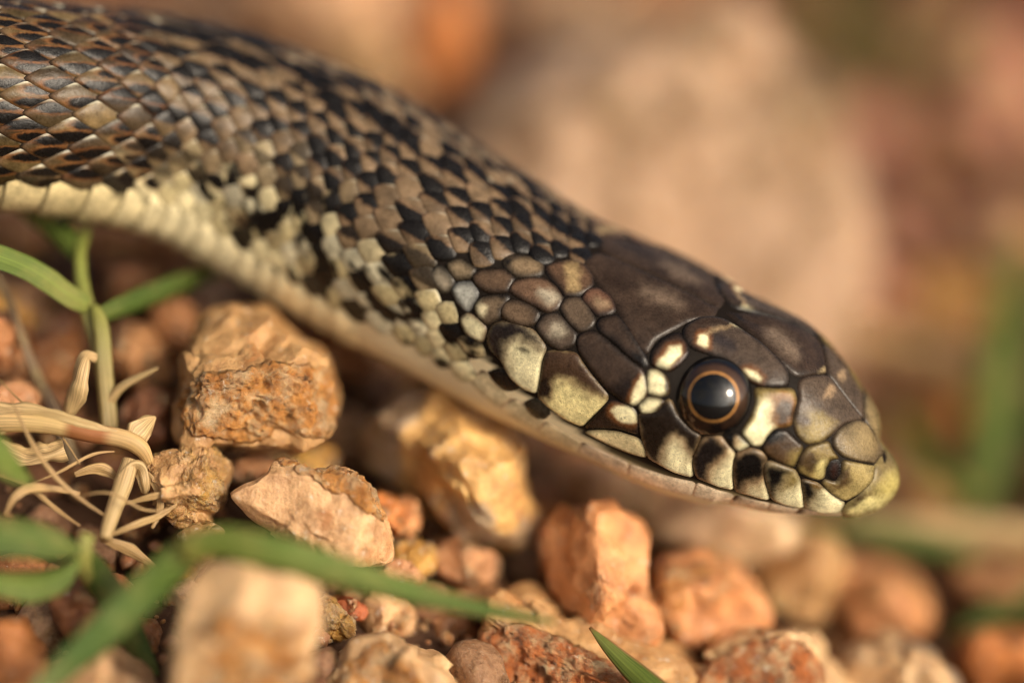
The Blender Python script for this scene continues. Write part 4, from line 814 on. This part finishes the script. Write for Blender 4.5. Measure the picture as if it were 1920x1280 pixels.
def scale_shape(s0, a0, ds, da, nb, rings, seed):
    r_ = random.Random(seed)
    th = np.linspace(0, 2*math.pi, nb, endpoint=False); pw = 1.38
    R0 = (np.abs(np.cos(th))**pw+np.abs(np.sin(th))**pw)**(-1/pw)
    fr = np.linspace(0, 1, rings+1)[1:]
    u = np.r_[0, (fr[:, None]*R0*np.cos(th)).ravel()]; v = np.r_[0, (fr[:, None]*R0*np.sin(th)).ravel()]; rr = np.r_[0, np.repeat(fr, nb)]
    nk_ = np.interp(s0, [2.2, 3.0, 4.2, 5.2, 6.2], [.2, .7, 1, .8, 0]); s = s0+u*ds*.5*(1.27+.22*nk_); a = a0+v*da*(.97-.15*nk_)*np.where(u > 0, 1-.08*u, 1)
    off = .008+.017*u+.017*(1-rr**2.6)-.014*smooth01(rr, .88, 1); lw_ = smooth01(abs(a0), R(58), R(80))*smooth01(-s0, -6.3, -5.6); off = off*(1-.55*lw_)+.004*lw_
    sgn = 1 if a0 >= 0 else -1
    # colours
    t = abs(a0); low = smooth01(t+R(10)*r_.uniform(-1, 1)+R(9)*mnoise.noise(Vector((s0*1.3, a0*2, 4))), R(np.interp(s0, LOWS, [74, 60, 50, 48, 56, 78, 93, 100])), R(np.interp(s0, LOWS, [86, 80, 78, 80, 90, 104, 112, 116])))
    base = BASE_A*(1-r_.random())+BASE_B*r_.random()*.9; base = base*(r_.uniform(.85, 1.15))
    top = np.interp(s0, [3.4, 5, 8, 9.5], [1, 1, .95, .9]); neck = np.interp(s0, [4.2, 5.2, 6.2, 6.8], [1, .9, .35, 0])
    base = base*(1-neck)+np.array((.140, .094, .054))*neck*r_.uniform(.75, 1.25)
    c0 = base*(1-low)+(np.array((.64, .56, .33)) if r_.random() < .6 else np.array((.44, .37, .20)))*r_.uniform(.88, 1.08)*low
    if low > .4 and r_.random() < .22: c0 = c0*.65+np.array((.42, .44, .40))*.35
    c = np.tile(c0, (len(u), 1)); vs = v*sgn
    c = c*(1+(.45-.3*low)*np.array([mnoise.noise(Vector((s_*14, a_*9, seed*.1))) for s_, a_ in zip(s, a)]))[:, None]
    # pale rim, edge highlight painted into its colour on the upper front margin; browner tip
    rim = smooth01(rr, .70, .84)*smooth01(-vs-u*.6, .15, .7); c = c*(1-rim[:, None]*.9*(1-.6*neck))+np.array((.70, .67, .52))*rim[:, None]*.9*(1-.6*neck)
    tip = smooth01(u, .45, .95); c = c*(1-tip[:, None]*.35)+np.array((.20, .11, .07))*tip[:, None]*.35
    band = mnoise.noise(Vector((s0*1.25, a0*.9, 11.3)))+.6*mnoise.noise(Vector((s0*3.3, a0*2.6, 2.3)))
    fr_ = .65-.4*neck
    def blot(cu, cv, ru, rv, amt=1.0):
        d = np.sqrt(((u-cu)/ru)**2+((v-cv)/rv)**2)+.16*np.array([mnoise.noise(Vector((x*4, y*4, seed))) for x, y in zip(u, v)])
        k2 = (smooth01(d, 1.45, 1.0)*fr_*amt)[:, None]; nonlocal_c[0] = nonlocal_c[0]*(1-k2)+np.array(RUST)*k2
        k1 = (smooth01(d, 1.12, .86)*amt)[:, None]; nonlocal_c[0] = nonlocal_c[0]*(1-k1)+np.array(BLK)*k1
    if neck > .02 and low < .9:      # neck scales: dark with a pale streak along each
        if r_.random() < .84+band*.5:
            sd_ = -1 if r_.random() < .72 else 1; v1 = r_.uniform(-.08, .34); nk2 = min(1, 1.7*neck)
            dk = smooth01(vs*sd_+.13*np.array([mnoise.noise(Vector((x_*3, y_*4, seed))) for x_, y_ in zip(u, v)]), -v1-.07, -v1+.09)*(1-smooth01(u, .74, .98))*nk2*(1-low)
            fr2 = smooth01(vs*sd_, -v1-.28, -v1)[:, None]*.35*neck*(1-low); c = c*(1-fr2)+np.array((.11, .05, .022))*fr2
            c = c*(1-dk[:, None])+np.array(BLK)*dk[:, None]
    nonlocal_c = [c]; x = r_.random()-band*.55
    if low < .5:
        hi = -9 if neck > .55 else 1.0
        if x < hi:
            side_ = -1 if r_.random() < .5 else 1
            if neck > .5: blot(r_.uniform(-.25, .1), side_*.46*sgn, r_.uniform(.9, 1.2), r_.uniform(.40, .54))
            else: blot(r_.uniform(-.5, .05), side_*.36*sgn, r_.uniform(.65, .95), r_.uniform(.28, .42))
            if r_.random() < .5: blot(r_.uniform(-.5, 0), -side_*.42*sgn, .6, .30)
    else:
        if s0 > 4.8 and r_.random() < .5 and t < R(104): blot(r_.uniform(-.4, .2), r_.uniform(-.35, .35), r_.uniform(.55, .9), r_.uniform(.35, .6))
    if low > .02:      # black network running across the pale flank scales
        fl = np.array([mnoise.fractal(Vector((s_*5.6+abs(a_)*2.2, abs(a_)*3.6-s_*.9, 7.7)), 1.0, 2.0, 3) for s_, a_ in zip(s, a)]); fl = .5*fl+.5*mnoise.fractal(Vector((s0*5.6+abs(a0)*2.2, abs(a0)*3.6-s0*.9, 7.7)), 1.0, 2.0, 3)
        k3 = (smooth01(fl, -.05, .08)*(.25+.75*(r_.random() < .85))*smooth01(R(112)-t, 0, R(10))*smooth01(np.array(low), .02, .5))[:, None]
        kf = (smooth01(fl, -.02, .14)*low*.4)[:, None]; nonlocal_c[0] = nonlocal_c[0]*(1-kf)+np.array((.16, .10, .05))*kf
        nonlocal_c[0] = nonlocal_c[0]*(1-k3)+np.array(BLK)*k3
    c = nonlocal_c[0]; g = smooth01(rr, .88, .99)[:, None]*(.92-.5*low); c = c*(1-g)+np.array(BLK)*g
    V = surf(s, a)+surfn(s, a)*off[:, None]
    F = [(0, 1+j, 1+(j+1) % nb) for j in range(nb)]+[(1+i*nb+j, 1+(i+1)*nb+j, 1+(i+1)*nb+(j+1) % nb, 1+i*nb+(j+1) % nb) for i in range(rings-1) for j in range(nb)]
    f0 = F[nb+1]; nn = np.cross(V[f0[1]]-V[f0[0]], V[f0[2]]-V[f0[0]]); 
    if nn@surfn(np.array([s0]), np.array([a0]))[0] < 0: F = [f[::-1] for f in F]
    return V, F, np.clip(c, .003, 1)
near, rest = [], []
for j in range(-11, 12):
    a0 = j*ROW
    for i, s0 in enumerate(seqs):
        ds = ds_at(s0); sx = s0+(ds/2 if j % 2 else 0)
        if sx < s_start(abs(a0))-.45: continue
        if sx < 5 and min(poly_sd(np.array([[sx, abs(a0)*.62]]), h_)[0] for h_ in HEADPOLY) < ds*.12: continue
        pp = surf(np.array([sx]), np.array([a0])); px = PX(pp)[0]; fac = ((CAMP-pp)*surfn(np.array([sx]), np.array([a0]))).sum() > -.3
        vis = fac and sx < 11.5 and -50 < px[0] < 1900 and -40 < px[1] < 1300
        (near if vis else rest).append((sx, a0, ds, px))
print('scales in view', len(near), 'others', len(rest))
order = sorted(near, key=lambda t: -t[2]*abs(math.cos(min(abs(t[1]+R(30)), 1.5))))
def keepfirst(l): return l[:300], l[300:]
ind, extra = keepfirst(order)
for k, (sx, a0, ds, px) in enumerate(ind):
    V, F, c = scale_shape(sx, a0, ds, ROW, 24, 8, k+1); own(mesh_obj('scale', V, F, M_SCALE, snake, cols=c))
VV, FF, CC, nv = [], [], [], 0
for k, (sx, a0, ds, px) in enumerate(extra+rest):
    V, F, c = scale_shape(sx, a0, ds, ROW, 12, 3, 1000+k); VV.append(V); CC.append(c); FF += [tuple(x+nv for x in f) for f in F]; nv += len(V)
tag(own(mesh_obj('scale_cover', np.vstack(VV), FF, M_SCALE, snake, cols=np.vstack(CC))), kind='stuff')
# belly plates
VV, FF, CC, nv = [], [], [], 0
sbel = [3.6]
while sbel[-1] < SL-.6: sbel.append(sbel[-1]+ds_at(sbel[-1]))
for i, s0 in enumerate(sbel):
    ds = ds_at(s0); nu, nvv = 6, 40; u = np.linspace(-1, 1, nu); v = np.linspace(-1, 1, nvv); uu, vv_ = np.meshgrid(u, v, indexing='ij'); uu, vv_ = uu.ravel(), vv_.ravel()
    s = s0+uu*ds*.5*1.25+.06*(np.abs(vv_)**3)*0; a = math.pi+vv_*R(74); a = np.where(a > math.pi, a-2*math.pi, a)
    off = .006+.012*uu-.02*smooth01(np.abs(vv_), .94, 1)-.01*smooth01(-uu, .6, 1)
    V = surf(s, a)+surfn(s, a)*off[:, None]
    cc = np.tile(np.array((.84, .74, .46))*(1-smooth01(s0, 5.2, 6.4)*np.array((.22, .27, .38))), (len(s), 1))*(1+.15*np.array([mnoise.noise(Vector((x*3, y*3, 1))) for x, y in zip(s, a)]))[:, None]
    blk = np.array([mnoise.noise(Vector((s0*2.1, sg*3, 5))) for sg in np.sign(vv_)]) > .12; e_ = smooth01(np.abs(vv_), .86, .93)*blk*smooth01(-uu, -.3, .3); cc = cc*(1-e_[:, None])+np.array(BLK)*e_[:, None]
    F = [(i2*nvv+j2, (i2+1)*nvv+j2, (i2+1)*nvv+j2+1, i2*nvv+j2+1) for i2 in range(nu-1) for j2 in range(nvv-1)]
    nn = np.cross(V[F[20][1]]-V[F[20][0]], V[F[20][2]]-V[F[20][0]])
    if nn@surfn(s[20:21], a[20:21])[0] < 0: F = [f[::-1] for f in F]
    if s0 < 11: own(mesh_obj('belly_plate', V, F, M_SCALE, snake, cols=cc))
    else: VV.append(V); CC.append(cc); FF += [tuple(x+nv for x in f) for f in F]; nv += len(V)
tag(own(mesh_obj('belly_cover', np.vstack(VV), FF, M_SCALE, snake, cols=np.vstack(CC))), kind='stuff')
for o in PAR: o.location = -snake.location
for s in [o for o in snake.children]:
    for c in s.children: c.location = (0, 0, 0)
